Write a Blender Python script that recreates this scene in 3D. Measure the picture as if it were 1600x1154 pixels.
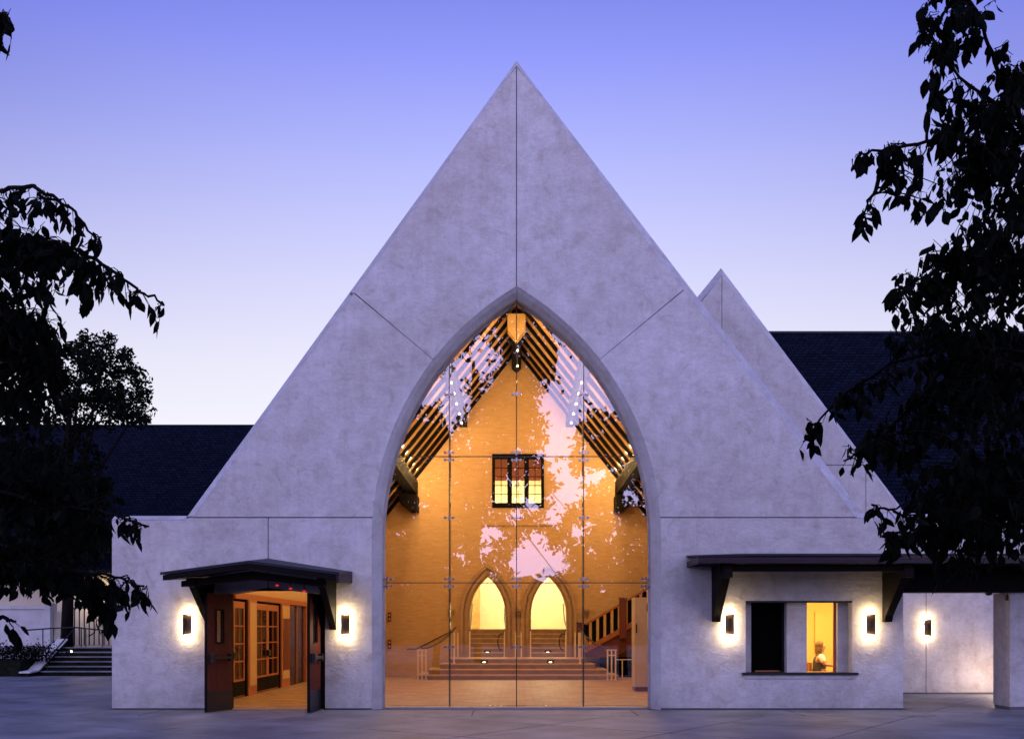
import bpy, bmesh, math, random
from mathutils import Vector, Matrix, noise
from mathutils.geometry import tessellate_polygon
for o in list(bpy.data.objects): bpy.data.objects.remove(o)
random.seed(11)
SC = bpy.context.scene; COL = SC.collection
R = math.radians
# ------------------------------------------------------------------ camera
CAMY, EYE, F, CX, CY = -20.0, 1.6, 1540.0, 807.0, 985.0
cam = bpy.data.cameras.new('camera'); co = bpy.data.objects.new('camera', cam); COL.objects.link(co)
co.location = (0, CAMY, EYE); co.rotation_euler = (R(90), 0, 0)
cam.sensor_width = 36; cam.lens = F / 1600 * 36
cam.shift_x = -7 / 1600; cam.shift_y = (985 - 577) / 1600
cam.clip_start = 0.1; cam.clip_end = 3000
SC.camera = co
# ------------------------------------------------------------------ render settings
SC.render.engine = 'CYCLES'
SC.cycles.use_denoising = True
try: SC.cycles.denoiser = 'OPENIMAGEDENOISE'
except Exception: pass
SC.cycles.max_bounces = 7; SC.cycles.diffuse_bounces = 4; SC.cycles.glossy_bounces = 3
SC.cycles.transparent_max_bounces = 12
SC.cycles.caustics_reflective = False; SC.cycles.caustics_refractive = False
SC.cycles.sample_clamp_indirect = 6
SC.view_settings.view_transform = 'Standard'; SC.view_settings.look = 'None'
SC.view_settings.exposure = 0; SC.view_settings.gamma = 1; SC.view_settings.use_curve_mapping = False
# ------------------------------------------------------------------ dusk sky
W = bpy.data.worlds.new('World'); SC.world = W; W.use_nodes = True
nt = W.node_tree; N = nt.nodes; L = nt.links
for n in list(N): N.remove(n)
tc = N.new('ShaderNodeTexCoord'); sep = N.new('ShaderNodeSeparateXYZ'); L.new(tc.outputs['Generated'], sep.inputs[0])
def ramp(stops, src):
    r = N.new('ShaderNodeValToRGB'); r.color_ramp.interpolation = 'EASE' if len(stops) < 3 else 'LINEAR'
    e = r.color_ramp.elements
    while len(e) > 1: e.remove(e[-1])
    e[0].position = stops[0][0]; e[0].color = (*stops[0][1], 1)
    for p, c in stops[1:]:
        q = e.new(p); q.color = (*c, 1)
    L.new(src, r.inputs[0]); return r
# eastern sky in front of the camera: pale at the skyline, violet blue above (position = sine of the elevation)
east = ramp([(0.0, (0.97, .93, .99)), (.17, (.95, .93, 1.0)), (.25, (.87, .86, 1.0)), (.33, (.71, .71, 1.0)), (.42, (.49, .52, 1.0)),
             (.50, (.30, .34, .97)), (.56, (.19, .23, .80)), (.75, (.10, .13, .50)), (1.0, (.09, .11, .42))], sep.outputs['Z'])
# afterglow behind the camera, mirrored in the glass
west = ramp([(0.0, (1.0, .88, .97)), (.14, (1.0, .90, 1.0)), (.32, (.88, .80, .97)), (.5, (.56, .54, .72)), (.75, (.27, .29, .50)), (1.0, (.09, .11, .30))], sep.outputs['Z'])
wb = N.new('ShaderNodeMix'); wb.data_type = 'RGBA'; wb.blend_type = 'MULTIPLY'; wb.inputs[0].default_value = 1
L.new(west.outputs[0], wb.inputs[6]); wb.inputs[7].default_value = (2.1, 2.1, 3.4, 1)
my = N.new('ShaderNodeMapRange'); my.interpolation_type = 'SMOOTHSTEP'
L.new(sep.outputs['Y'], my.inputs[0]); my.inputs[1].default_value = .35; my.inputs[2].default_value = -.6
sx = N.new('ShaderNodeMath'); sx.operation = 'MULTIPLY'; L.new(sep.outputs['X'], sx.inputs[0]); L.new(sep.outputs['X'], sx.inputs[1]); sx2 = N.new('ShaderNodeMath'); sx2.operation = 'MULTIPLY'; L.new(sx.outputs[0], sx2.inputs[0]); sx2.inputs[1].default_value = 2.0
zr_ = N.new('ShaderNodeMapRange'); L.new(sep.outputs['Z'], zr_.inputs[0]); zr_.inputs[1].default_value = .16; zr_.inputs[2].default_value = .45
sx = N.new('ShaderNodeMath'); sx.operation = 'MULTIPLY'; L.new(sx2.outputs[0], sx.inputs[0]); L.new(zr_.outputs[0], sx.inputs[1])
side = N.new('ShaderNodeMix'); side.data_type = 'RGBA'; L.new(sx.outputs[0], side.inputs[0]); side.clamp_factor = True
side.inputs[6].default_value = (1, 1, 1, 1); side.inputs[7].default_value = (.02, .08, .45, 1)
es_ = N.new('ShaderNodeMix'); es_.data_type = 'RGBA'; es_.blend_type = 'MULTIPLY'; es_.inputs[0].default_value = 1; L.new(east.outputs[0], es_.inputs[6]); L.new(side.outputs[2], es_.inputs[7])
mx = N.new('ShaderNodeMix'); mx.data_type = 'RGBA'; L.new(my.outputs[0], mx.inputs[0]); L.new(es_.outputs[2], mx.inputs[6]); L.new(wb.outputs[2], mx.inputs[7])
sky = N.new('ShaderNodeTexSky'); sky.sky_type = 'NISHITA'; sky.sun_disc = False
sky.sun_elevation = R(1.0); sky.sun_rotation = R(180); sky.altitude = 50
b1 = N.new('ShaderNodeBackground'); L.new(mx.outputs[2], b1.inputs[0]); b1.inputs[1].default_value = 1.0
b2 = N.new('ShaderNodeBackground'); L.new(sky.outputs[0], b2.inputs[0]); b2.inputs[1].default_value = 0.005
ad = N.new('ShaderNodeAddShader'); L.new(b1.outputs[0], ad.inputs[0]); L.new(b2.outputs[0], ad.inputs[1])
sl = bpy.data.lights.new('dusk_sun', 'SUN'); sl.energy = .68; sl.angle = R(35); sl.color = (.68, .70, 1.0)
so = bpy.data.objects.new('dusk_sun', sl); COL.objects.link(so)
so.rotation_euler = Vector((-.22, .62, -.95)).to_track_quat('-Z', 'Y').to_euler()
wo = N.new('ShaderNodeOutputWorld'); L.new(ad.outputs[0], wo.inputs[0])

# ------------------------------------------------------------------ helpers
def at(px, py, y=0.0):
    """point at depth y whose picture position is px, py"""
    d = y - CAMY
    return Vector(((px - CX) * d / F, y, EYE - (py - CY) * d / F))
def X(px, y=0.0): return (px - CX) * (y - CAMY) / F
def Z(py, y=0.0): return EYE - (py - CY) * (y - CAMY) / F
WL = {}
def place(o, parent, name=None):
    COL.objects.link(o)
    if parent is not None: o.parent = parent
    WL[o.name] = WL.get(parent.name, Vector()) if parent is not None else Vector()
    return o
def thing(name, label, cat, loc=(0, 0, 0), group=None, kind=None):
    o = bpy.data.objects.new(name, None); COL.objects.link(o); o.location = loc
    o['label'] = label; o['category'] = cat
    if group: o['group'] = group
    if kind: o['kind'] = kind
    o.empty_display_size = .2
    WL[o.name] = Vector(loc); return o
def tag(o, label, cat, group=None, kind=None):
    o['label'] = label; o['category'] = cat
    if group: o['group'] = group
    if kind: o['kind'] = kind
    return o
class B:
    def __init__(s): s.v = []; s.f = []
    def add(s, vs, fs):
        n = len(s.v); s.v += [Vector(v) for v in vs]; s.f += [tuple(i + n for i in f) for f in fs]; return s
    def box(s, x0, x1, y0, y1, z0, z1):
        return s.add([(x0,y0,z0),(x1,y0,z0),(x1,y1,z0),(x0,y1,z0),(x0,y0,z1),(x1,y0,z1),(x1,y1,z1),(x0,y1,z1)],
                     [(0,3,2,1),(4,5,6,7),(0,1,5,4),(1,2,6,5),(2,3,7,6),(3,0,4,7)])
    def prism(s, loops, y0, y1, ax='y'):
        """loops of (x,z) filled (first outer, others holes) and extruded along ax"""
        m = {'y': lambda a, b, c: (a, c, b), 'x': lambda a, b, c: (c, a, b), 'z': lambda a, b, c: (a, b, c)}[ax]
        tri = tessellate_polygon([[Vector((p[0], p[1], 0)) for p in l] for l in loops])
        flat = [p for l in loops for p in l]; n = len(flat)
        vs = [m(p[0], p[1], y0) for p in flat] + [m(p[0], p[1], y1) for p in flat]
        fs = [tuple(t) for t in tri] + [tuple(i + n for i in reversed(t)) for t in tri]
        k = 0
        for l in loops:
            q = len(l)
            for i in range(q):
                a, b = k + i, k + (i + 1) % q
                fs.append((a, b, b + n, a + n))
            k += q
        return s.add(vs, fs)
    def hexa(s, a, b):
        """solid between two quads a and b"""
        return s.add(list(a) + list(b), [(0,1,2,3),(7,6,5,4),(0,4,5,1),(1,5,6,2),(2,6,7,3),(3,7,4,0)])
    def beam(s, p, q, w, h, up=(0,0,1)):
        p = Vector(p); q = Vector(q); d = (q - p).normalized(); up = Vector(up)
        sx = d.cross(up).normalized() * w / 2; uz = sx.cross(d).normalized() * h / 2
        return s.hexa([p - sx - uz, p + sx - uz, p + sx + uz, p - sx + uz], [q - sx - uz, q + sx - uz, q + sx + uz, q - sx + uz])
    def tube(s, pts, r, k=6, taper=1.0):
        pts = [Vector(p) for p in pts]; n = len(pts); base = len(s.v)
        for i, p in enumerate(pts):
            d = (pts[min(i + 1, n - 1)] - pts[max(i - 1, 0)]).normalized()
            a = d.orthogonal().normalized() if abs(d.z) > .95 else d.cross(Vector((0, 0, 1))).normalized()
            b = d.cross(a)
            rr = r * (1 - (1 - taper) * i / max(1, n - 1)) if not isinstance(r, (list, tuple)) else r[i]
            for j in range(k):
                t = 2 * math.pi * j / k; s.v.append(p + a * math.cos(t) * rr + b * math.sin(t) * rr)
        for i in range(n - 1):
            for j in range(k):
                a0 = base + i * k + j; a1 = base + i * k + (j + 1) % k
                s.f.append((a0, a1, a1 + k, a0 + k))
        s.f.append(tuple(base + j for j in range(k))); s.f.append(tuple(base + (n - 1) * k + j for j in reversed(range(k))))
        return s
    def ball(s, c, r, k=8, sc=(1, 1, 1)):
        c = Vector(c); base = len(s.v); rings = k // 2 + 1
        for i in range(1, rings):
            ph = math.pi * i / rings
            for j in range(k):
                t = 2 * math.pi * j / k
                s.v.append(c + Vector((math.sin(ph) * math.cos(t) * r * sc[0], math.sin(ph) * math.sin(t) * r * sc[1], math.cos(ph) * r * sc[2])))
        t0 = len(s.v); s.v.append(c + Vector((0, 0, r * sc[2]))); s.v.append(c - Vector((0, 0, r * sc[2])))
        for i in range(rings - 2):
            for j in range(k):
                a = base + i * k + j; b = base + i * k + (j + 1) % k; s.f.append((a, a + k, b + k, b))
        for j in range(k):
            s.f.append((t0, base + j, base + (j + 1) % k)); e = base + (rings - 2) * k
            s.f.append((t0 + 1, e + (j + 1) % k, e + j))
        return s
    def build(s, name, mat, parent=None, smooth=False, kind=None, label=None, fix=True):
        me = bpy.data.meshes.new(name)
        off = WL.get(parent.name, Vector()) if parent is not None else Vector()
        me.from_pydata([tuple(v - off) for v in s.v], [], s.f)
        if fix:
            bm = bmesh.new(); bm.from_mesh(me); bmesh.ops.recalc_face_normals(bm, faces=bm.faces); bm.to_mesh(me); bm.free()
        me.materials.append(mat)
        if smooth: me.polygons.foreach_set('use_smooth', [True] * len(me.polygons))
        o = bpy.data.objects.new(name, me); place(o, parent)
        if kind: o['kind'] = kind
        if label: o['label'] = label
        return o
def BX(*a): return B().box(*a)
def copy_thing(root, off, label=None):
    def cp(o, par):
        c = o.copy(); COL.objects.link(c)
        if par is not None: c.parent = par
        for ch in list(o.children): cp(ch, c)
        return c
    r = cp(root, None); r.location = root.location + Vector(off)
    if label: r['label'] = label
    WL[r.name] = r.location.copy(); return r
def light(name, loc, power, color, r=.05, parent=None, kind='POINT', rot=None, size=None, spot=None):
    l = bpy.data.lights.new(name, kind); l.energy = power; l.color = color
    if kind == 'AREA': l.shape = 'RECTANGLE'; l.size, l.size_y = size
    else: l.shadow_soft_size = r
    if kind == 'SPOT': l.spot_size = R(spot); l.spot_blend = .8
    o = bpy.data.objects.new(name, l); place(o, parent)
    o.location = Vector(loc) - (WL.get(parent.name, Vector()) if parent is not None else Vector())
    if rot: o.rotation_euler = rot
    return o

# ------------------------------------------------------------------ materials
def mat(name, col, rough=.7, metal=0, var=.0, vscale=4., bump=0., bscale=40., col2=None, emit=None, es=0, spec=.4, detail=6, stretch=None, rnd=0.0, world=True):
    m = bpy.data.materials.new(name); m.use_nodes = True; t = m.node_tree; n = t.nodes; l = t.links
    p = n['Principled BSDF']; p.inputs['Base Color'].default_value = (*col, 1); p.inputs['Roughness'].default_value = rough
    p.inputs['Metallic'].default_value = metal; p.inputs['Specular IOR Level'].default_value = spec
    if emit: p.inputs['Emission Color'].default_value = (*emit, 1); p.inputs['Emission Strength'].default_value = es
    src = None
    g = n.new('ShaderNodeNewGeometry'); vec = g.outputs['Position']
    if stretch:
        mp = n.new('ShaderNodeMapping'); mp.inputs['Scale'].default_value = stretch; l.new(vec, mp.inputs[0]); vec = mp.outputs[0]
    if var or col2:
        nz = n.new('ShaderNodeTexNoise'); nz.inputs['Scale'].default_value = vscale; nz.inputs['Detail'].default_value = detail; nz.inputs['Roughness'].default_value = .62
        l.new(vec, nz.inputs['Vector'])
        r = n.new('ShaderNodeValToRGB'); e = r.color_ramp.elements; e[0].position = .36; e[1].position = .66
        c2 = col2 or tuple(c * (1 + var) for c in col); c1 = col if col2 else tuple(c * (1 - var) for c in col)
        e[0].color = (*c1, 1); e[1].color = (*c2, 1); l.new(nz.outputs[0], r.inputs[0]); src = r.outputs[0]
        if rnd:
            oi = n.new('ShaderNodeObjectInfo'); mr = n.new('ShaderNodeMapRange'); mr.inputs[3].default_value = 1 - rnd; mr.inputs[4].default_value = 1 + rnd
            l.new(oi.outputs['Random'], mr.inputs[0]); mm = n.new('ShaderNodeMix'); mm.data_type = 'RGBA'; mm.blend_type = 'MULTIPLY'; mm.inputs[0].default_value = 1
            l.new(src, mm.inputs[6]); l.new(mr.outputs[0], mm.inputs[7]); src = mm.outputs[2]
        l.new(src, p.inputs['Base Color'])
    if bump:
        nb = n.new('ShaderNodeTexNoise'); nb.inputs['Scale'].default_value = bscale; nb.inputs['Detail'].default_value = 5; l.new(vec, nb.inputs['Vector'])
        bp = n.new('ShaderNodeBump'); bp.inputs['Strength'].default_value = min(1, bump); bp.inputs['Distance'].default_value = .02
        l.new(nb.outputs[0], bp.inputs['Height']); l.new(bp.outputs[0], p.inputs['Normal'])
    return m

def plaster_mat(name, ca, cb, cc, sc=1.0):
    """hand-trowelled cement: cloudy stains, trowel arcs, pits"""
    m = bpy.data.materials.new(name); m.use_nodes = True; t = m.node_tree; n = t.nodes; l = t.links
    p = n['Principled BSDF']; p.inputs['Roughness'].default_value = .82; p.inputs['Specular IOR Level'].default_value = .25
    g = n.new('ShaderNodeNewGeometry')
    def nz(s, d=6, rg=.6, dist=0, st=None):
        q = n.new('ShaderNodeTexNoise'); q.inputs['Scale'].default_value = s; q.inputs['Detail'].default_value = d; q.inputs['Roughness'].default_value = rg; q.inputs['Distortion'].default_value = dist
        if st:
            mp = n.new('ShaderNodeMapping'); mp.inputs['Scale'].default_value = st; l.new(g.outputs['Position'], mp.inputs[0]); l.new(mp.outputs[0], q.inputs['Vector'])
        else: l.new(g.outputs['Position'], q.inputs['Vector'])
        return q.outputs[0]
    def rmp(src, a, b, c0, c1):
        r = n.new('ShaderNodeValToRGB'); e = r.color_ramp.elements; e[0].position = a; e[1].position = b; e[0].color = (*c0, 1); e[1].color = (*c1, 1); l.new(src, r.inputs[0]); return r.outputs[0]
    base = rmp(nz(2.6 * sc, 10, .74, .2), .40, .60, ca, cb)
    big = rmp(nz(.38 * sc, 5, .6, .4), .38, .62, (.87, .845, .81), (1, 1, 1))
    mb = n.new('ShaderNodeMix'); mb.data_type = 'RGBA'; mb.blend_type = 'MULTIPLY'; mb.inputs[0].default_value = 1; l.new(base, mb.inputs[6]); l.new(big, mb.inputs[7]); base = mb.outputs[2]
    streak = rmp(nz(5.5 * sc, 9, .75, .8, (1, 1, 1.8)), .46, .70, (1, 1, 1), cc)
    mu = n.new('ShaderNodeMix'); mu.data_type = 'RGBA'; mu.blend_type = 'MULTIPLY'; mu.inputs[0].default_value = .9; l.new(base, mu.inputs[6]); l.new(streak, mu.inputs[7])
    pits = rmp(nz(28, 3, .5), .27, .33, (.72, .70, .68), (1, 1, 1))
    run = rmp(nz(1.0, 6, .62, .5, (7, 7, .38)), .47, .74, (1, 1, 1), (.91, .895, .875))
    blot = rmp(nz(1.9, 4, .5, 1.8), .57, .68, (1, 1, 1), (.86, .83, .79))
    sp = n.new('ShaderNodeSeparateXYZ'); l.new(g.outputs['Position'], sp.inputs[0])
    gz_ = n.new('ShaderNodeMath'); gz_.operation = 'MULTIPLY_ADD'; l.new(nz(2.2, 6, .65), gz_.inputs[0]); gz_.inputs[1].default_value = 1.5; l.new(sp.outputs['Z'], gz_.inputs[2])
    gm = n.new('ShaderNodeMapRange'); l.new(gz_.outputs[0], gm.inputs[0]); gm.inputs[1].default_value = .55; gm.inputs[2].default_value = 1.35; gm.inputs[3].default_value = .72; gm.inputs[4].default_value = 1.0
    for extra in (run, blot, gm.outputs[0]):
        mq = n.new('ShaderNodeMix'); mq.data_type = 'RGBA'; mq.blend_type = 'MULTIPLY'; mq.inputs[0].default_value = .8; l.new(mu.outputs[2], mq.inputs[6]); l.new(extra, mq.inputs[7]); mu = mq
    m2 = n.new('ShaderNodeMix'); m2.data_type = 'RGBA'; m2.blend_type = 'MULTIPLY'; m2.inputs[0].default_value = 1; l.new(mu.outputs[2], m2.inputs[6]); l.new(pits, m2.inputs[7])
    l.new(m2.outputs[2], p.inputs['Base Color'])
    a = nz(9, 8, .66, .45, (1, 1, 1.5)); bq = nz(55, 4, .6)
    ma = n.new('ShaderNodeMath'); ma.operation = 'MULTIPLY_ADD'; l.new(bq, ma.inputs[0]); ma.inputs[1].default_value = .22; l.new(a, ma.inputs[2])
    bp = n.new('ShaderNodeBump'); bp.inputs['Strength'].default_value = .9; bp.inputs['Distance'].default_value = .015; l.new(ma.outputs[0], bp.inputs['Height']); l.new(bp.outputs[0], p.inputs['Normal'])
    return m

def brick_mat(name, c1, c2, cm, scale, rough, bump, bw=.5, rh=.25, mortar=.02, plane='xz', rr=.68, msm=.1, spec=.4):
    m = bpy.data.materials.new(name); m.use_nodes = True; t = m.node_tree; n = t.nodes; l = t.links
    p = n['Principled BSDF']; p.inputs['Roughness'].default_value = rough; p.inputs['Specular IOR Level'].default_value = spec
    g = n.new('ShaderNodeNewGeometry'); s = n.new('ShaderNodeSeparateXYZ'); c = n.new('ShaderNodeCombineXYZ'); l.new(g.outputs['Position'], s.inputs[0])
    l.new(s.outputs['XYZ'.index(plane[0].upper())], c.inputs[0]); l.new(s.outputs['XYZ'.index(plane[1].upper())], c.inputs[1])
    br = n.new('ShaderNodeTexBrick'); br.inputs['Scale'].default_value = scale; br.inputs['Brick Width'].default_value = bw; br.inputs['Row Height'].default_value = rh; br.inputs['Mortar Size'].default_value = mortar; br.inputs['Mortar Smooth'].default_value = msm
    br.inputs['Color1'].default_value = (*c1, 1); br.inputs['Color2'].default_value = (*c2, 1); br.inputs['Mortar'].default_value = (*cm, 1); l.new(c.outputs[0], br.inputs['Vector'])
    nz = n.new('ShaderNodeTexNoise'); nz.inputs['Scale'].default_value = 7; nz.inputs['Detail'].default_value = 8; mp = n.new('ShaderNodeMapping'); mp.inputs['Scale'].default_value = (.5, 2.2, 2.2); l.new(g.outputs['Position'], mp.inputs[0]); l.new(mp.outputs[0], nz.inputs['Vector'])
    r = n.new('ShaderNodeValToRGB'); e = r.color_ramp.elements; e[0].position = .3; e[1].position = .7; e[0].color = (rr, rr * .97, rr * .92, 1); e[1].color = (1.1, 1.1, 1.1, 1); l.new(nz.outputs[0], r.inputs[0])
    mu = n.new('ShaderNodeMix'); mu.data_type = 'RGBA'; mu.blend_type = 'MULTIPLY'; mu.inputs[0].default_value = 1; l.new(br.outputs['Color'], mu.inputs[6]); l.new(r.outputs[0], mu.inputs[7]); l.new(mu.outputs[2], p.inputs['Base Color'])
    bp = n.new('ShaderNodeBump'); bp.inputs['Strength'].default_value = bump; bp.inputs['Distance'].default_value = .012; bp.invert = True; l.new(br.outputs['Fac'], bp.inputs['Height']); l.new(bp.outputs[0], p.inputs['Normal'])
    return m

def glass_mat(name, refl=.1, tint=(1, 1, 1)):
    m = bpy.data.materials.new(name); m.use_nodes = True; t = m.node_tree; n = t.nodes; l = t.links
    n.remove(n['Principled BSDF']); out = n['Material Output']
    tr = n.new('ShaderNodeBsdfTransparent'); tr.inputs[0].default_value = (*tint, 1); gl = n.new('ShaderNodeBsdfGlossy'); gl.inputs['Roughness'].default_value = 0.0
    nz = n.new('ShaderNodeTexNoise'); nz.inputs['Scale'].default_value = .55; g = n.new('ShaderNodeNewGeometry'); l.new(g.outputs['Position'], nz.inputs['Vector'])
    bp = n.new('ShaderNodeBump'); bp.inputs['Strength'].default_value = .25; bp.inputs['Distance'].default_value = .004; l.new(nz.outputs[0], bp.inputs['Height']); l.new(bp.outputs[0], gl.inputs['Normal'])
    fr = n.new('ShaderNodeFresnel'); fr.inputs[0].default_value = 1.5
    ma = n.new('ShaderNodeMath'); ma.operation = 'MULTIPLY_ADD'; ma.use_clamp = True; l.new(fr.outputs[0], ma.inputs[0]); ma.inputs[1].default_value = .5; ma.inputs[2].default_value = refl
    mx_ = n.new('ShaderNodeMixShader'); l.new(ma.outputs[0], mx_.inputs[0]); l.new(tr.outputs[0], mx_.inputs[1]); l.new(gl.outputs[0], mx_.inputs[2]); l.new(mx_.outputs[0], out.inputs[0])
    return m

M = {}
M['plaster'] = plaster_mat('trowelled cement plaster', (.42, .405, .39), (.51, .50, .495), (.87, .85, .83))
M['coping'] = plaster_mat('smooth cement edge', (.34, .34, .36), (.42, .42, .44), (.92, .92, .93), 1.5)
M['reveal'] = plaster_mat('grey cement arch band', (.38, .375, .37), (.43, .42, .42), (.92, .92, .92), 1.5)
M['joint'] = mat('dark joint', (.10, .10, .11), .9)
M['slab'] = mat('concrete paving', (.06, .066, .08), .55, var=.2, vscale=.8, bump=.45, bscale=26, col2=(.16, .165, .185), rnd=.07, detail=9)
M['earth'] = mat('dark ground', (.06, .06, .06), .9, var=.3, vscale=2)
M['darkwood'] = mat('dark stained timber', (.005, .0032, .0028), .7, spec=.07, var=.4, vscale=6, stretch=(1, 1, 6), bump=.2)
M['redwood'] = mat('reddish painted timber', (.065, .013, .008), .6, spec=.12, var=.35, vscale=6, stretch=(6, 6, 1), bump=.15, bscale=25)
M['fascia'] = mat('weathered fascia board', (.022, .013, .018), .5, spec=.18, var=.35, vscale=5, stretch=(1, 1, 8))
M['metalroof'] = mat('dark sheet metal', (.012, .014, .022), .5, metal=.1, spec=.2, var=.2, vscale=3)
M['shingle'] = brick_mat('dark slate shingles', (.003, .0045, .011), (.006, .009, .018), (.001, .0015, .003), 2.2, .95, 1.0, .5, .28, .03, 'xz', spec=.02)
M['brick'] = brick_mat('painted brick interior', (.50, .315, .165), (.485, .30, .155), (.455, .28, .145), 2.5, .8, .14, .5, .19, .015, 'xz', rr=.93, spec=.15)
M['stone'] = mat('carved stone surround', (.36, .225, .13), .7, var=.1, vscale=5, bump=.15)
M['floor'] = brick_mat('travertine floor', (.55, .36, .18), (.33, .19, .08), (.18, .10, .045), 1.6, .5, .2, .62, .30, .012, 'xy')
M['decking'] = mat('ceiling boards', (.42, .22, .07), .55, var=.25, vscale=4, stretch=(1, 9, 1))
M['wood'] = mat('honey timber', (.35, .115, .034), .45, var=.3, vscale=5, stretch=(8, 8, 1), bump=.1)
M['palewood'] = mat('pale timber panel', (.52, .33, .13), .5, var=.15, vscale=5, stretch=(8, 8, 1))
M['innerwall'] = mat('warm interior plaster', (.52, .36, .18), .8, var=.05, vscale=2)
M['cream'] = mat('cream corridor plaster', (.78, .70, .47), .8, var=.03, vscale=2)
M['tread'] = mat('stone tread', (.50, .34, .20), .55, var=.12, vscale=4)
M['riser'] = mat('brownish stone riser', (.27, .17, .125), .7, var=.15, vscale=4)  # browner and darker stone than the treads
M['black'] = mat('black metal', (.012, .012, .013), .4, metal=.3, var=.1)
M['steel'] = mat('stainless fitting', (.55, .57, .62), .25, metal=1.0, var=.05)
M['gasket'] = mat('black silicone joint', (.01, .01, .01), .5, var=.1)
M['glass'] = glass_mat('frameless glass', .115, (.985, .985, .97))
M['clearglass'] = glass_mat('clear window glass', .02, (.98, .98, .95))
M['finglass'] = glass_mat('glass fin', .05, (.62, .66, .60))
M['doorglass'] = glass_mat('dark door glazing', .10, (.5, .5, .5))
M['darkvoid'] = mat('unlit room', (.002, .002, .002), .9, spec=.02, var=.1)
M['shade'] = mat('bronze lamp shade', (.07, .045, .028), .35, metal=.7, var=.2, vscale=14)
M['tubelamp'] = mat('lamp tube', (.9, .8, .6), .5, emit=(1, .72, .36), es=14)
M['bulb'] = mat('clear bulb', (.9, .8, .6), .5, emit=(1, .80, .48), es=9)
M['redlens'] = mat('red indicator lens', (.6, .02, .02), .4, emit=(1, .03, .02), es=.7)
M['white'] = mat('ivory laminate', (.62, .50, .38), .5, var=.04)
M['rail'] = mat('pale railing metal', (.74, .58, .42), .4, var=.06)
M['railblack'] = mat('dark handrail', (.03, .012, .008), .35, var=.2)
M['mahogany'] = mat('mahogany stair panel', (.13, .030, .015), .4, var=.35, vscale=5, stretch=(2, 8, 8))
M['yellowwall'] = mat('yellow office wall', (.78, .58, .20), .8, var=.02)
M['skin'] = mat('skin', (.55, .29, .17), .5, var=.06, vscale=20)
M['hair'] = mat('ash blond hair', (.17, .085, .028), .55, var=.4, vscale=26, stretch=(5, 5, 1), bump=.6, bscale=60)
M['tshirt'] = mat('white cotton', (.80, .78, .76), .8, var=.03)
M['vest'] = mat('grey knitted vest', (.075, .07, .08), .8, var=.3, vscale=30)
M['jeans'] = mat('dark trousers', (.03, .035, .06), .8, var=.2)
M['leaf'] = mat('dark leaf', (.004, .006, .0035), .85, spec=.05, var=.35, vscale=9)
M['leafback'] = mat('distant leaf', (.004, .0055, .0035), .9, spec=.03, var=.4, vscale=1.5)
M['bark'] = mat('rough bark', (.010, .008, .007), .9, spec=.05, var=.4, vscale=8, stretch=(3, 3, .6), bump=.8, bscale=22)
M['lowwall'] = mat('pale garden wall', (.42, .42, .40), .75, var=.12, vscale=2, bump=.2)
M['houseplaster'] = mat('pale house plaster', (.50, .44, .32), .8, var=.08, vscale=2)
M['soil'] = mat('dark planting bed', (.008, .010, .006), .95, spec=.05, var=.5, vscale=5, bump=.8, bscale=9)
M['hill'] = mat('wooded hill', (.010, .013, .010), .95, spec=.05, var=.4, vscale=.2)

# ------------------------------------------------------------------ ground and paving
B().box(-400, 400, -400, 500, -.6, -.03).build('ground', M['earth'], None, kind='structure')
def clip(poly, nrm, d):
    out = []
    for i in range(len(poly)):
        a, b = poly[i], poly[(i + 1) % len(poly)]
        da = a[0] * nrm[0] + a[1] * nrm[1] - d; db = b[0] * nrm[0] + b[1] * nrm[1] - d
        if da <= 0: out.append(a)
        if da * db < 0:
            t = da / (da - db); out.append((a[0] + (b[0] - a[0]) * t, a[1] + (b[1] - a[1]) * t))
    return out
def area(p): return abs(sum(p[i][0] * p[(i + 1) % len(p)][1] - p[(i + 1) % len(p)][0] * p[i][1] for i in range(len(p)))) / 2
plaza = thing('plaza', 'grey concrete forecourt paved in large diagonal slabs', 'paving', (0, -8, 0), kind='structure')
BX(-26, 26, -30, 22, -.028, -.012).build('joint_bed', M['joint'], plaza)
def slab(poly, g=.006):
    if len(poly) < 3 or area(poly) < .03: return
    dz = random.uniform(-.0015, .0015)
    B().prism([poly], -.011, dz, 'z').build('paving_slab', M['slab'], plaza)
ang = R(-36); ca, sa = math.cos(ang), math.sin(ang); S = 2.3; gp = .017
regs = [[((0, 1), -1.42), ((0, -1), 19.0), ((-1, 0), 17), ((1, 0), 17)],
        [((0, -1), 1.40), ((0, 1), 15.0), ((1, 0), -8.32), ((-1, 0), 20)],
        [((0, -1), 1.40), ((0, 1), 5.02), ((-1, 0), -7.95), ((1, 0), 15)]]
for i in range(-14, 15):
    for j in range(-14, 15):
        u0, v0 = i * S + gp, j * S + gp; u1, v1 = (i + 1) * S - gp, (j + 1) * S - gp
        sq = [(u * ca - v * sa, u * sa + v * ca) for u, v in ((u0, v0), (u1, v0), (u1, v1), (u0, v1))]
        for rg in regs:
            q = sq
            for nm, d in rg:
                q = clip(q, nm, d)
                if not q: break
            if q: slab(q)
xb = [-8.3, -7.15, -4.0, -.85, 2.3, 5.45, 7.93]
for a, b in zip(xb[:-1], xb[1:]): slab([(a + gp, -1.40), (b - gp, -1.40), (b - gp, -.012), (a + gp, -.012)])

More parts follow.
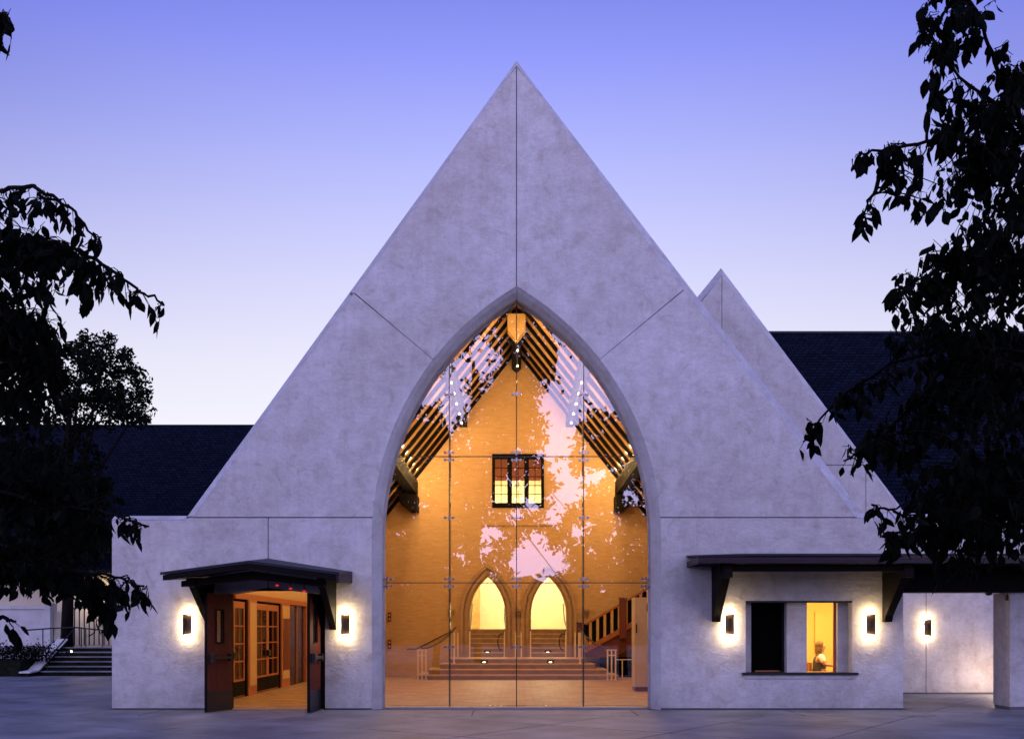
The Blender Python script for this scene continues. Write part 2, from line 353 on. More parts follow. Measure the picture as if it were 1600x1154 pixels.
# ------------------------------------------------------------------ main hall building
hall = thing('hall_building', 'pale cement hall with steep gable and tall pointed glass arch', 'building', (0, 3, 0))
ARC_Y, HW = 840.0, 212.0
def arch_pts(off, n=26, base=None, y_end=1108):
    """right half of the pointed arch in pixels from foot to apex, offset outwards"""
    Rr = 441.0; cx = HW - Rr; r = Rr + off
    top = math.acos(-cx / r)
    pts = [(CX + HW + off, y_end)]
    for i in range(n + 1):
        t = top * i / n; pts.append((CX + cx + r * math.cos(t), ARC_Y - r * math.sin(t)))
    return pts
OFF = 14
def px2(poly, y=0.0): return [(X(p[0], y), Z(p[1], y)) for p in poly]
outer = arch_pts(OFF); inner = arch_pts(0)
def arc_between(pts, y_hi, y_lo):
    return [p for p in pts if y_lo < p[1] < y_hi]
def interp(pts, y):
    for a, b in zip(pts[:-1], pts[1:]):
        if (a[1] - y) * (b[1] - y) <= 0 and a[1] != b[1]:
            t = (a[1] - y) / (a[1] - b[1]); return (a[0] + (b[0] - a[0]) * t, y)
mir = lambda pts: [(2 * CX - p[0], p[1]) for p in pts]
g = .8   # half joint in pixels, about 10 mm
yD = 561.0
ar = arc_between(outer, 806, yD + 2)       # right arc from 808 up to the diagonal
au = arc_between(outer, yD - 2, 430)
RD = interp(outer, yD); R8 = interp(outer, 808)
top_r = [(CX + g, outer[-1][1] + 0)] 
facade_T = .45
# chamfered raking edges are part of each panel: build prism then a chamfer solid
def panel(name, poly, holes=(), y0=0.0, y1=facade_T, m='plaster'):
    return B().prism([px2(poly)] + [px2(h) for h in holes], y0, y1).build(name, M[m], hall)
A0 = (CX, 90); LB = (291, 804); RB = (1352, 800)
# inner raking lines (front arris), chamfer runs back to the outer silhouette
def inL(y, w): # x of left raking silhouette at y plus inset
    return A0[0] + (LB[0] - A0[0]) * (y - A0[1]) / (LB[1] - A0[1]) + w
def inR(y, w): return A0[0] + (RB[0] - A0[0]) * (y - A0[1]) / (RB[1] - A0[1]) - w
CWL, CWR = 12.0, 17.0
apy = 90 + 13
Rp = [(CX + g, apy + 2)] + [(inR(y, CWR * min(1, .55 + (y - 100) / 700)), y) for y in (130, 200, 300, 400, 452)]
Lp = [(CX - g, apy + 2)] + [(inL(y, CWL * min(1, .75 + (y - 100) / 900)), y) for y in (130, 200, 300, 400, 457)]
arm = mir(ar); aum = mir(au); LD = mir([RD])[0]; L8 = mir([R8])[0]
# upper panels
panel('cement_panel', Rp + [(RD[0] + .4, RD[1] - .5)] + [p for p in au] + [(CX + g, outer[-1][1] + 1)])
panel('cement_panel', Lp + [(LD[0] - .4, LD[1] - .5)] + [p for p in aum] + [(CX - g, outer[-1][1] + 1)])
# middle panels
panel('cement_panel', [(Rp[-1][0] + .8, 453.4), (inR(600, 17), 600), (1336, 807), (R8[0], 807)] + ar + [(RD[0] + .2, RD[1] + .7)])
panel('cement_panel', [(Lp[-1][0] - .8, 458.4), (inL(650, 12), 650), (inL(800, 12) - 3, 807), (L8[0], 807)] + arm + [(LD[0] - .2, LD[1] + .7)])
# lower panels with the entrance and the ticket recess
D0, D1 = 350.0, 508.0
low = arc_between(arch_pts(OFF), 1107, 810)
panel('cement_panel', [(175, 812), (LB[0] - 2, 812), (LB[0] + 4, 809), (419 - g, 809), (419 - g, Z(0) and 918), (D0, 928), (D0, 1105.6), (175, 1105.6)])
panel('cement_panel', [(419 + g, 809), (L8[0], 809)] + mir(low[::-1]) + [(CX - HW - OFF, 1105.6), (D1, 1105.6), (D1, 928), (419 + g, 918)])
TW = (1165, 938, 1332, 1050)
panel('cement_panel', [(R8[0], 809)] + [(1339, 809), (1352, 808), (1660, 808), (1660, 868), (1411, 868), (1411, 1105.6), (CX + HW + OFF, 1105.6)] + low, [[(TW[0], TW[1]), (TW[2], TW[1]), (TW[2], TW[3]), (TW[0], TW[3])]])
for a_, b_ in ((175, D0), (D1, CX - HW - OFF), (CX + HW + OFF, 1411)): BX(X(a_) + .02, X(b_) - .003, .03, .43, -.01, .033).build('base_joint', M['joint'], hall)
# dark strip closing the joints
core = B()
for a, b in (((CX, 106), (CX, 446)), ((548, 458), LD), ((1066, 453), RD), ((292, 808), L8), (R8, (1338, 808)), ((419, 808), (419, 918))):
    p, q = at(*a, .035), at(*b, .035); B().beam(p, q, .05, .05, (0, 1, 0)).build('joint_filler', M['joint'], hall)
# chamfered gable edges (front arris at y=0, outer edge further back)
def rake(name, ins, outs, yb=.14, yend=facade_T):
    b = B(); n = len(ins)
    for k in range(n - 1):
        i0, i1 = at(*ins[k]), at(*ins[k + 1]); 
        o0, o1 = at(*outs[k]), at(*outs[k + 1]); 
        f0 = Vector((o0.x, yb, o0.z)); f1 = Vector((o1.x, yb, o1.z)); e0 = Vector((o0.x, yend, o0.z)); e1 = Vector((o1.x, yend, o1.z))
        j0 = Vector((i0.x, yend, i0.z)); j1 = Vector((i1.x, yend, i1.z))
        b.add([i0, f0, e0, j0, i1, f1, e1, j1], [(0, 1, 5, 4), (1, 2, 6, 5), (2, 3, 7, 6)] + ([(0, 3, 2, 1)] if k == 0 else []) + ([(4, 5, 6, 7)] if k == n - 2 else []))
    return b.build(name, M['coping'], hall)
ysR = (130, 200, 300, 400, 452, 600)
insR = [(CX + .2, apy)] + [(inR(y, CWR * min(1, .55 + (y - 100) / 700)), y) for y in ysR] + [(1337, 808), (1352, 808.5), (1660, 808.5)]
outR = [(CX + .2, 89)] + [(inR(y, 0), y) for y in ysR] + [(inR(800, 0), 799.5), (1353, 800), (1660, 800)]
rake('gable_coping', insR, outR)
ysL = (130, 200, 300, 400, 457, 650)
insL = [(CX - .2, apy)] + [(inL(y, CWL * min(1, .75 + (y - 100) / 900)), y) for y in ysL] + [(inL(800, 12) - 4, 808), (290, 811.5), (175, 811.5)]
outL = [(CX - .2, 89)] + [(inL(y, 0), y) for y in ysL] + [(290, 804), (289, 804.2), (175, 804.2)]
rake('gable_coping', insL, outL)
# arch band: splay from the face to the jamb
def ring(name, m, pts_a, pts_b, ya, yb, yc):
    b = B()
    for sgn in (1, -1):
        PA = pts_a if sgn > 0 else mir(pts_a); PB = pts_b if sgn > 0 else mir(pts_b)
        for k in range(len(PA) - 1):
            a0, a1 = at(*PA[k]), at(*PA[k + 1]); b0, b1 = at(*PB[k]), at(*PB[k + 1])
            V = lambda p, y: Vector((p.x, y, p.z))
            mA0 = a0.lerp(b0, .45); mA1 = a1.lerp(b1, .45)
            b.add([V(a0, ya), V(mA0, ya + .055), V(b0, yb), V(b0, yc), V(a0, yc), V(a1, ya), V(mA1, ya + .055), V(b1, yb), V(b1, yc), V(a1, yc)],
                  [(0, 1, 6, 5), (1, 2, 7, 6), (2, 3, 8, 7), (3, 4, 9, 8)])
    return b.build(name, M[m], hall, smooth=False)
ring('arch_band', 'reveal', outer, inner, 0.001, .16, .50)
# hall shell
ZC = lambda x: 11.28 - 1.256 * abs(x)
HXW, HY = 6.6, 14.5
B().box(-HXW - .3, 20, facade_T + .01, 40, -.012, -.002).build('building_slab', M['joint'], hall)
BX(-HXW, HXW, .452, HY, -.002, .012).build('hall_floor', M['floor'], hall)
for s in (-1, 1):
    b = B()
    x0, x1 = sorted((s * HXW, s * (HXW + .25)))
    if s < 0: b.box(x0, x1, facade_T + .01, 3.0, 0, 3.6); b.box(x0, x1, 3.0, 14.9, 2.62, 3.6)
    else: b.box(x0, x1, 3.15, 14.9, 0, 3.6); b.box(x0, x1, facade_T + .01, 3.15, 2.62, 3.6)
    b.build('side_wall', M['innerwall'], hall)
    # ceiling deck and roof above
    dk = .20
    z0, z1 = ZC(0) + dk, ZC(HXW + .4) + dk
    xe = s * (HXW + .4)
    B().hexa([(0, .46, z0), (xe, .46, z1), (xe, .46, z1 + .1), (0, .46, z0 + .1)], [(0, 15.2, z0), (xe, 15.2, z1), (xe, 15.2, z1 + .1), (0, 15.2, z0 + .1)]).build('ceiling_deck', M['decking'], hall)
    B().hexa([(0, .46, z0 + .11), (xe, .46, z1 + .11), (xe, .46, z1 + .3), (0, .46, z0 + .3)], [(0, 15.2, z0 + .11), (xe, 15.2, z1 + .11), (xe, 15.2, z1 + .3), (0, 15.2, z0 + .3)]).build('hall_roof', M['shingle'], hall)
    # purlins
    for xp, hh, ww in ((3.62, .50, .34), (1.85, .34, .26)):
        zt = ZC(xp) + .1
        B().box(s * xp - ww / 2, s * xp + ww / 2, .5, HY - .01, zt - hh, zt).build('purlin', M['darkwood'], hall)
    # corbel block under the lower purlin at the end wall
    B().prism([[(s * 3.40, 6.25), (s * 3.40, 5.72), (s * 3.65, 5.72), (s * 4.0, 6.0), (s * 4.0, 6.32)]], 13.6, HY - .01).build('corbel', M['darkwood'], hall)
rafter_bm = []
for k in range(14):
    y = .95 + k * 1.035
    for s in (-1, 1):
        top = .198
        B().hexa([(s * .02, y - .065, ZC(0) + .02), (s * (HXW - .02), y - .065, ZC(HXW) + .02), (s * (HXW - .02), y - .065, ZC(HXW) + top), (s * .02, y - .065, ZC(0) + top)],
                 [(s * .02, y + .065, ZC(0) + .02), (s * (HXW - .02), y + .065, ZC(HXW) + .02), (s * (HXW - .02), y + .065, ZC(HXW) + top), (s * .02, y + .065, ZC(0) + top)]).build('rafter', M['darkwood'], hall)
B().prism([[(-.16, 11.35), (-.16, 10.75), (0, 10.6), (.16, 10.75), (.16, 11.35)]], 9.96, HY - .01).build('ridge_beam', M['darkwood'], hall)
B().prism([[(-.27, 11.1), (-.27, 10.62), (0, 10.30), (.27, 10.62), (.27, 11.1)]], 9.55, 9.95).build('king_block', M['palewood'], hall)
# end wall with window and two pointed doorways
def parch(cx, w, zs, za, z0, n=10):
    rise = za - zs; Rr = (w * w + rise * rise) / (2 * w); pts = [(cx + w, z0)]
    a1 = math.asin(rise / Rr)
    for i in range(n + 1):
        t = a1 * i / n; pts.append((cx + w - Rr + Rr * math.cos(t), zs + Rr * math.sin(t)))
    return pts + [(2 * cx - p[0], p[1]) for p in pts[-2::-1]]
AX = (-1.01, 1.13)
WZ0, WZ1, WX0, WX1 = Z(793, HY), Z(709, HY), X(769, HY), X(850, HY)
gy = lambda x: ZC(x) + .19
wall_o = [(-HXW, 0), (HXW, 0), (HXW, gy(HXW)), (0, gy(0)), (-HXW, gy(HXW))]
B().prism([wall_o, [(WX0, WZ0), (WX1, WZ0), (WX1, WZ1), (WX0, WZ1)], parch(AX[0], .62, 2.15, 3.5, .68), parch(AX[1], .62, 2.15, 3.5, .68)], HY, 14.9).build('end_wall', M['brick'], hall)
# carved surrounds
for cx in AX:
    sr = None
    for w0, w1, dy in ((.62, .70, .03), (.70, .79, .10), (.79, .86, .05), (.86, .97, .14)):
        k0 = (w0 - .62); k1 = (w1 - .62)
        oo = parch(cx, w1, 2.15, 3.5 + k1 * 1.25, .68); ii = parch(cx, w0, 2.15, 3.5 + k0 * 1.25, .68)
        b = B(); 
        for q in range(len(oo) - 1):
            P = [(oo[q][0], HY - dy, oo[q][1]), (ii[q][0], HY - dy, ii[q][1]), (ii[q][0], HY - .002, ii[q][1]), (oo[q][0], HY - .002, oo[q][1])]
            Q = [(oo[q+1][0], HY - dy, oo[q+1][1]), (ii[q+1][0], HY - dy, ii[q+1][1]), (ii[q+1][0], HY - .002, ii[q+1][1]), (oo[q+1][0], HY - .002, oo[q+1][1])]
            b.hexa(P, Q)
        if sr is None: sr = b.build('arch_surround', M['stone'], hall)
        else: b.build('arch_moulding', M['stone'], sr)
for xx in (-2.28, .06, 2.42): 
    B().box(xx - .12, xx + .12, HY - .2, HY, 2.28, 2.36).box(xx - .07, xx + .07, HY - .13, HY, 2.16, 2.28).build('label_stop', M['stone'], hall)
B().box(-2.3, -1.99, HY - .06, HY, .68, 1.0).box(-.03, .15, HY - .06, HY, .68, 1.0).build('stone_base', M['stone'], hall)
# stone frame round the window
wf = B()
for x0, x1, z0, z1, d in ((WX0 - .36, WX1 + .36, WZ0 - .62, WZ0 - .50, .05), (WX0 - .36, WX0 - .30, WZ0 - .5, WZ1 + .1, .02), (WX1 + .30, WX1 + .36, WZ0 - .5, WZ1 + .1, .02), (WX0 - .3, WX1 + .3, WZ1 + .04, WZ1 + .10, .03)):
    wf.box(x0, x1, HY - d, HY + .0, z0, z1)
wf.build('window_surround', M['brick'], hall)
win = B()
t = .1
win.box(WX0, WX1, HY - .04, HY + .12, WZ0, WZ0 + .17).box(WX0, WX1, HY - .04, HY + .12, WZ1 - .17, WZ1)
win.box(WX0, WX0 + t, HY - .04, HY + .12, WZ0 + .17, WZ1 - .17).box(WX1 - t, WX1, HY - .04, HY + .12, WZ0 + .17, WZ1 - .17)
wd = (WX1 - WX0 - 2 * t - 2 * .16) / 3
for k in (1, 2):
    x = WX0 + t + k * wd + (k - 1) * .16; win.box(x, x + .16, HY - .04, HY + .12, WZ0 + .17, WZ1 - .17)
wino = win.build('window', M['darkwood'], hall)
for k in range(3):
    x = WX0 + t + k * (wd + .16); gb = B(); gb.box(x + wd / 2 - .012, x + wd / 2 + .012, HY + .02, HY + .05, WZ0 + .17, WZ1 - .17)
    for q in range(1, 5):
        zz = WZ0 + .17 + (WZ1 - WZ0 - .34) * q / 5; gb.box(x, x + wd, HY + .015, HY + .055, zz - .012, zz + .012)
    gb.build('glazing_bar', M['darkwood'], wino)
    BX(x, x + wd, HY + .062, HY + .068, WZ0 + .17, WZ1 - .17).build('pane', M['clearglass'], wino)
# lit room behind the window
rm = B(); rm.box(-2.2, 2.2, 17.2, 17.4, 4.6, 9); rm.box(-2.4, -2.2, 14.9, 17.2, 4.6, 9); rm.box(2.2, 2.4, 14.9, 17.2, 4.6, 9); rm.box(-2.2, 2.2, 14.9, 17.2, 4.6, 4.8); rm.box(-2.2, 2.2, 14.9, 17.2, 8.8, 9)
rm.build('upper_room', M['cream'], hall)
BX(-2.19, 2.19, 16.6, 16.7, 7.18, 8.79).build('dark_curtain', M['mahogany'], hall)
light('room_light', (0, 15.6, 5.2), 620, (1, .88, .55), .15, hall)
# corridor beyond the doorways
cr = B(); cr.box(-2.6, 2.8, 19.4, 19.6, .0, 4.5); cr.box(-2.8, -2.6, 14.91, 19.4, 0, 4.5); cr.box(2.8, 3.0, 14.91, 19.4, 0, 4.5); cr.box(-2.6, 2.8, 14.91, 19.4, 4.3, 4.5); cr.box(-2.6, 2.8, 16.4, 19.4, 1.45, 1.66)
cr.build('corridor', M['cream'], hall)
cr2 = B(); cr2.box(-1.78, -1.45, 18.9, 19.39, 1.67, 4.2); cr2.build('corridor_door', M['palewood'], hall, label='olive brown door in the bright corridor')
for x in AX: light('corridor_light', (x + .1, 17.3, 4.0), 230, (1, .88, .60), .25, hall)
st = thing('inner_stairs', 'flight of brown steps rising behind the two pointed doorways', 'stairs', (0, 14.5, .68))
for k in range(6):
    z = .68 + k * .165; y = 14.5 + k * .3
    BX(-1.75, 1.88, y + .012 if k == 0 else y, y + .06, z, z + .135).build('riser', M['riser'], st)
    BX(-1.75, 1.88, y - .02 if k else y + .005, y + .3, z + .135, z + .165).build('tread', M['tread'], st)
# lift door and buttons on the end wall
ld = thing('lift_door', 'brown lift door partly hidden by the left edge of the arch', 'lift door', (-4.95, 14.4, 0))
BX(-5.35, -4.67, 14.44, 14.497, 0, 2.25).build('door_leaf', M['mahogany'], ld); BX(-4.67, -4.60, 14.42, 14.497, 0, 2.3).build('frame', M['darkwood'], ld)
for py, nm, lb, ct in ((963, 'direction_indicator', 'small metal lift indicator with two arrows, upper plate beside the lift door', 'lift indicator'), (1006, 'call_panel', 'small dark lift call plate with buttons, low beside the lift door', 'call panel')):
    zc = Z(py, 14.45); t_ = thing(nm, lb, ct, (X(608.5, 14.45), 14.45, zc))
    xx = X(608.5, 14.45)
    BX(xx - .06, xx + .06, 14.46, 14.497, zc - .16, zc + .16).build('plate', M['mahogany'], t_)
    for dz in (-.07, .07):
        b = B().prism([[(xx - .035, zc + dz - .03), (xx + .035, zc + dz - .03), (xx, zc + dz + .035)]], 14.45, 14.462) if nm[0] == 'd' else BX(xx - .025, xx + .025, 14.45, 14.462, zc + dz - .025, zc + dz + .025)
        b.build('arrow' if nm[0] == 'd' else 'button', M['white'], t_)

# ------------------------------------------------------------------ glass wall
GY = .40
def ghw(z):   # half width of the arch opening at height z
    pts = inner; py = CY - (z - EYE) * 20 / F * F * F / (20 * 20) if False else CY - (z - EYE) * 77
    q = interp(pts, max(465.5, min(1107, py))); return (q[0] - CX) / 77 if q else 0
glz = B()
gi = [at(p[0], p[1]) for p in inner]; 
for s in (1, -1):
    for k in range(1, len(gi) - 1):
        a, b_ = gi[k], gi[k + 1]; w = .035
        A = [(s * a.x, GY - .03, a.z), (s * (a.x - w), GY - .03, a.z - w * .3), (s * (a.x - w), GY + .03, a.z - w * .3), (s * a.x, GY + .03, a.z)]
        Bq = [(s * b_.x, GY - .03, b_.z), (s * max(.001, b_.x - w), GY - .03, b_.z - w * .6), (s * max(.001, b_.x - w), GY + .03, b_.z - w * .6), (s * b_.x, GY + .03, b_.z)]
        glz.hexa(A, Bq)
    glz.box(*sorted((s * 2.753, s * 2.72)), GY - .03, GY + .03, 0, gi[1].z)
glz.box(-2.72, 2.72, GY - .03, GY + .03, 0, .025)
glazing = glz.build('glass_wall', M['coping'], hall)
vx = [-2.753, X(702, GY), 0.0, X(912, GY), 2.753]; hz = [.03, Z(910, GY), Z(713, GY), 8.4]
gg = .008
def clip_arch(x0, x1, z0, z1):
    """pane outline clipped by the arch"""
    bot = [(x0, z0), (x1, z0)]
    n = 10; top = []
    for i in range(n + 1):
        x = x1 + (x0 - x1) * i / n
        # height of the arch at x
        px = CX + abs(x) * 77 ; lo = None
        zz = z1
        if abs(x) > 0.01:
            cxx = HW - 441.0; v = 441.0 ** 2 - (abs(x) * 77 - cxx) ** 2
            zz = min(z1, EYE + (CY - ARC_Y) / 77 + math.sqrt(max(0, v)) / 77 - .02)
        else: zz = min(z1, gi[-1].z - .03)
        top.append((x, max(z0, zz)))
    out = []
    for p in bot + top:
        if not out or (abs(p[0] - out[-1][0]) + abs(p[1] - out[-1][1])) > 1e-4: out.append(p)
    return out
for i in range(4):
    for j in range(3):
        x0, x1, z0, z1 = vx[i] + gg, vx[i + 1] - gg, hz[j] + gg, hz[j + 1] - gg
        if i == 0: x0 += .03
        if i == 3: x1 -= .03
        # trim the outer side where the arch has closed in
        if j == 1 or j == 2:
            w = (441.0 ** 2 - max(0, (z0 - (EYE + (CY - ARC_Y) / 77)) * 77) ** 2) ** .5 / 77 + (HW - 441.0) / 77 - .03
            x0 = max(x0, -w); x1 = min(x1, w)
        if x1 - x0 < .05: continue
        pl = clip_arch(x0, x1, z0, z1)
        if len(pl) > 2 and area(pl) > .02: B().prism([pl], GY - .008, GY + .008).build('glass_pane', M['glass'], glazing)
jn = B()
for x in vx[1:4]:
    zt = clip_arch(x - .01, x + .01, .03, 9)[2][1]
    jn.box(x - .0085, x + .0085, GY - .010, GY + .010, .03, zt)
for z in hz[1:3]:
    w = (441.0 ** 2 - max(0, (z - (EYE + (CY - ARC_Y) / 77)) * 77) ** 2) ** .5 / 77 + (HW - 441.0) / 77
    xs = [-w] + vx[1:4] + [w]
    for a, b_ in zip(xs[:-1], xs[1:]): jn.box(a + .0087, b_ - .0087, GY - .0102, GY + .0102, z - .009, z + .009)
jn.build('silicone_joint', M['gasket'], glazing, kind='stuff')
for x in vx[1:4]:
    zt = clip_arch(x - .01, x + .01, .03, 9)[2][1] - .05
    fz = [.03] + [z for z in hz[1:3] if z < zt] + [zt]
    for a, b_ in zip(fz[:-1], fz[1:]): BX(x - .010, x + .010, GY + .04, GY + .44, a + .01, b_ - .01).build('glass_fin', M['finglass'], glazing)
# patch fittings
def fitting(x, z, y=GY - .045, w=.085):
    b = B(); b.box(x - w, x + w, y - .012, y + .012, z - .009, z + .009)
    for s in (-1, 1): b.tube([(x + s * w, y - .022, z), (x + s * w, y + .05, z)], .026, 8)
    b.box(x - .016, x + .016, y - .016, y + .08, z - .05, z + .05)
    return b
f0 = None
spots = []
for x in vx[1:4]:
    for py in (809, 616): spots.append((x, Z(py, GY)))
    spots.append((x, Z(1010, GY)))
    for z in hz[1:3]: spots += [(x, z - .075), (x, z + .075)]
for s in (-1, 1):
    for dz in (-.075, .075): spots.append((s * 2.67, hz[1] + dz))
for (x, z) in spots:
    if abs(x) < 1.5 or z < 7: 
        if f0 is None:
            f0 = fitting(0, 0).build('patch_fitting', M['steel'], glazing); f0.location = (x, 0, z); base_loc = f0
        else:
            c = f0.copy(); COL.objects.link(c); c.location = (x, 0, z)

# ------------------------------------------------------------------ hall lamps: rows of bulbs along the timbers, uplights, added fill lamps
def bulb_row(name, label, pts, power, col=(1, .66, .30)):
    t_ = thing(name, label, 'string lights', pts[0], 'rows of small bulbs hung along the hall timbers')
    b = B(); b.tube([Vector(p) + Vector((0, 0, .05)) for p in pts], .01, 5); b.build('cable', M['black'], t_)
    for p in pts:
        B().ball(p, .036, 8).build('bulb', M['bulb'], t_, smooth=True)
        light('bulb_light', (p[0] * .82, p[1], p[2] - .5), power, col, .06, t_)
for s, nm in ((-1, 'left'), (1, 'right')):
    bulb_row('bulb_row', 'row of three round bulbs beneath the lower %s timber of the hall' % nm, [(s * 3.60, y, 6.62) for y in (9.6, 11.2, 12.9)], 62)
    bulb_row('bulb_row', 'row of five bulbs beneath the upper %s timber of the hall' % nm, [(s * 1.85, y, 8.62) for y in (7.9, 9.2, 10.5, 11.9, 13.3)], 38)
bulb_row('bulb_row', 'two bulbs below the lit timber block at the ridge', [(.03, 10.6, 10.3), (.03, 12.4, 10.3)], 30)
light('ridge_fill_light', (0, 8.3, 9.95), 130, (1, .66, .28), .08, hall)  # unseen lamp added to brighten the king block
for s in (-1, 1):
    for y in (8.3, 9.4, 10.4, 11.45, 12.5, 13.5):
        light('deck_uplight', (s * 3.36, y - .05, ZC(3.36) + .0), 62, (1, .66, .26), .05, hall)
for s in (-1, 1):
    for y in (2.5, 5.5): light('hall_fill_light', (s * 3.3, y, 6.2), 240, (1, .57, .25), .15, hall)  # unseen fill lamps added to brighten the hall and its floor
light('hall_fill_light', (0, 4.5, 10.2), 330, (1, .57, .22), .2, hall)  # another added fill lamp, hidden above the arch top

# ------------------------------------------------------------------ lower platform steps
ps = thing('platform_steps', 'four broad stone steps wrapping the landing below the pointed doorways', 'stairs', (0, 12, 0))
for k in range(4):
    x0, x1 = -3.26 + .35 * k, 3.32 - .35 * k; y0 = 12 + .35 * k; z = .17 * k
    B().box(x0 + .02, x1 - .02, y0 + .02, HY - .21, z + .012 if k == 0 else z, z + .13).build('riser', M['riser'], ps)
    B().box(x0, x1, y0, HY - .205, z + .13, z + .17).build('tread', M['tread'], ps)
BX(-2.21, 2.27, HY - .205, HY + .0, .64, .68).build('landing', M['tread'], ps)
slt = None
for px, py, y in ((762.5, 996.5, 16.0), (761.5, 1017.6, 14.8), (756.6, 1033, 13.07), (855, 996.5, 16.0), (856, 1017.6, 14.8), (860, 1033, 13.07)):
    y = y - .03; c = at(px, py, y); kr = (c.z)
    lab = {(762.5): 'top step light in the left doorway stairs', 761.5: 'middle step light in the left doorway stairs', 756.6: 'step light in the platform riser below the left doorway', 855: 'top step light in the right doorway stairs', 856: 'middle step light in the right doorway stairs', 860: 'step light in the platform riser below the right doorway'}[px]
    t_ = thing('step_light', 'small black ' + lab, 'step light', (c.x, y, c.z), 'step lights set in the stair risers')
    B().box(c.x - .12, c.x + .12, y - .01, y + .05, c.z - .06, c.z + .055).build('housing', M['black'], t_)
    B().box(c.x - .05, c.x + .05, y - .016, y - .010, c.z - .03, c.z - .005).build('lens', M['bulb'], t_)
# railings
def posts(b, xs, y, z0, z1, r=.022):
    for x in xs: b.box(x - r, x + r, y - r, y + r, z0, z1); b.box(x - r * 1.9, x + r * 1.9, y - r * 1.9, y + r * 1.9, z0, z0 + .03)
for s, nm in ((-1, 'left'), (1, 'right')):
    cx = -3.06 if s < 0 else 3.08
    t_ = thing('stair_railing', 'pale post railing with dark curved handrail at the %s end of the platform steps' % nm, 'railing', (cx, 11.9, 0), 'railings on the platform steps')
    for dx in (-.13, 0, .13): posts(b := B(), [cx + dx], 11.92, .012, .97); b.build('post', M['rail'], t_)
    BX(cx - .17, cx + .17, 11.895, 11.945, .97, 1.0).box(cx - .108, cx - .022, 11.9, 11.94, .80, .83).box(cx + .022, cx + .108, 11.9, 11.94, .80, .83).build('cross_bar', M['rail'], t_)
    x2 = s * 2.1
    for dx, z0, y in ((-.12, .68, 13.3), (0.0, .68, 13.3), (.12, .68, 13.3), (.02, .52, 12.85)): posts(b := B(), [x2 + dx], y, z0, 1.55); b.build('post', M['rail'], t_)
    pts = [(cx, 11.92, 1.03)]
    for i in range(1, 11):
        q = i / 10; pts.append((cx + (x2 - s * .05 - cx) * q, 11.92 + 1.4 * q, 1.03 + .70 * q ** 1.9))
    B().tube(pts, .028, 6).build('handrail', M['railblack'], t_)
t_ = thing('wall_handrail', 'dark thin handrail on the brick end wall beside the left steps', 'handrail', (-3.8, 14.4, .97))
B().tube([(-3.83, 14.42, .97), (-3.5, 14.42, .97), (-2.35, 14.42, 1.55), (-2.2, 14.42, 1.56)], .022, 6).build('rail', M['railblack'], t_)
B().tube([(-3.3, 14.5, .98), (-3.3, 14.42, 1.04)], .015, 5).build('bracket', M['railblack'], t_)
for i, (px, lab) in enumerate(((734, 'left side of the left doorway'), (788, 'right side of the left doorway'), (829, 'left side of the right doorway'), (884, 'right side of the right doorway'))):
    y = 14.25; x = X(px, y)
    t_ = thing('doorway_railing', 'single pale post with dark rail at the ' + lab, 'railing', (x, y, .68), 'post rails at the pointed doorways')
    posts(b := B(), [x], y, .68, 1.60, .02); b.build('post', M['rail'], t_)
    B().tube([(x, y, 1.62), (x + (.05 if i % 2 else -.0), y + .3, 1.70), (x, y + 1.0, 2.0), (x, y + 2.0, 2.6)], .022, 6).build('handrail', M['railblack'], t_)
    if i % 2:
        lp = [(x - .03 + .0 * q, y - .02, 1.58) for q in (0,)]
        for q in range(9):
            a_ = math.pi * (.35 + q / 8 * 1.15); lp.append((x - .10 + .13 * math.cos(a_) * 1.0, y - .02, 1.22 + .28 * math.sin(a_)))
        B().tube(lp, .024, 6).build('rail_return', M['railblack'], t_)
t_ = thing('centre_railing', 'pair of pale posts with a crossbar between the two doorways', 'railing', (.05, 13.9, .68))
for px in (805.5, 814.5): posts(b := B(), [X(px, 13.9)], 13.9, .68, 1.56, .02); b.build('post', M['rail'], t_)
BX(X(806.5, 13.9), X(813.5, 13.9), 13.885, 13.915, 1.40, 1.43).build('cross_bar', M['rail'], t_)
# side stair on the right
ss = thing('side_stair', 'dark timber stair with pale balusters climbing along the right of the hall', 'staircase', (2.4, 13.4, .2))
SY = 13.6
top = lambda x: 1.84 + (x - 2.38) * .575; bot = lambda x: .96 + (x - 2.38) * .56
B().prism([[(2.36, .70), (2.36, bot(2.36) - .1), (6.5, bot(6.5) - .1), (6.5, 1.6), (4.1, 1.2), (3.4, .70)]], SY + .05, SY + .75).build('side_panel', M['mahogany'], ss)
B().beam((2.36, SY, bot(2.36)), (6.5, SY, bot(6.5)), .09, .16).build('stringer', M['wood'], ss)
B().beam((2.36, SY, top(2.36)), (6.5, SY, top(6.5)), .09, .07).build('handrail', M['wood'], ss)
B().beam((2.36, SY + .12, (top(2.36) + bot(2.36)) / 2), (6.5, SY + .12, (top(6.5) + bot(6.5)) / 2), .03, .8).build('back_panel', M['darkwood'], ss)
for k in range(16):
    x = 2.52 + k * .245
    B().box(x - .045, x + .045, SY - .03, SY + .03, bot(x) + .06, top(x) - .03).build('baluster', M['palewood'], ss)
for px in (906, 973):
    x = X(px, SY - .1); B().box(x - .12, x + .12, SY - .20, SY - .06, bot(x) - .3, top(x) + .14).box(x - .14, x + .14, SY - .22, SY - .04, top(x) + .14, top(x) + .18).build('newel_post', M['mahogany'], ss)
B().box(2.9, 4.6, 13.9, 14.2, 0.012, .70).build('under_stair_dark', M['darkvoid'], ss)  # black block painted in for the dark recess below the stair
t_ = thing('low_rail', 'low pale guard rail on one post under the timber stair', 'railing', (3.6, 13.2, 0))
B().box(3.55, 3.58, 13.2, 13.23, .012, .62).build('post', M['rail'], t_); B().box(3.36, 4.3, 13.2, 13.23, .62, .65).build('top_rail', M['rail'], t_)
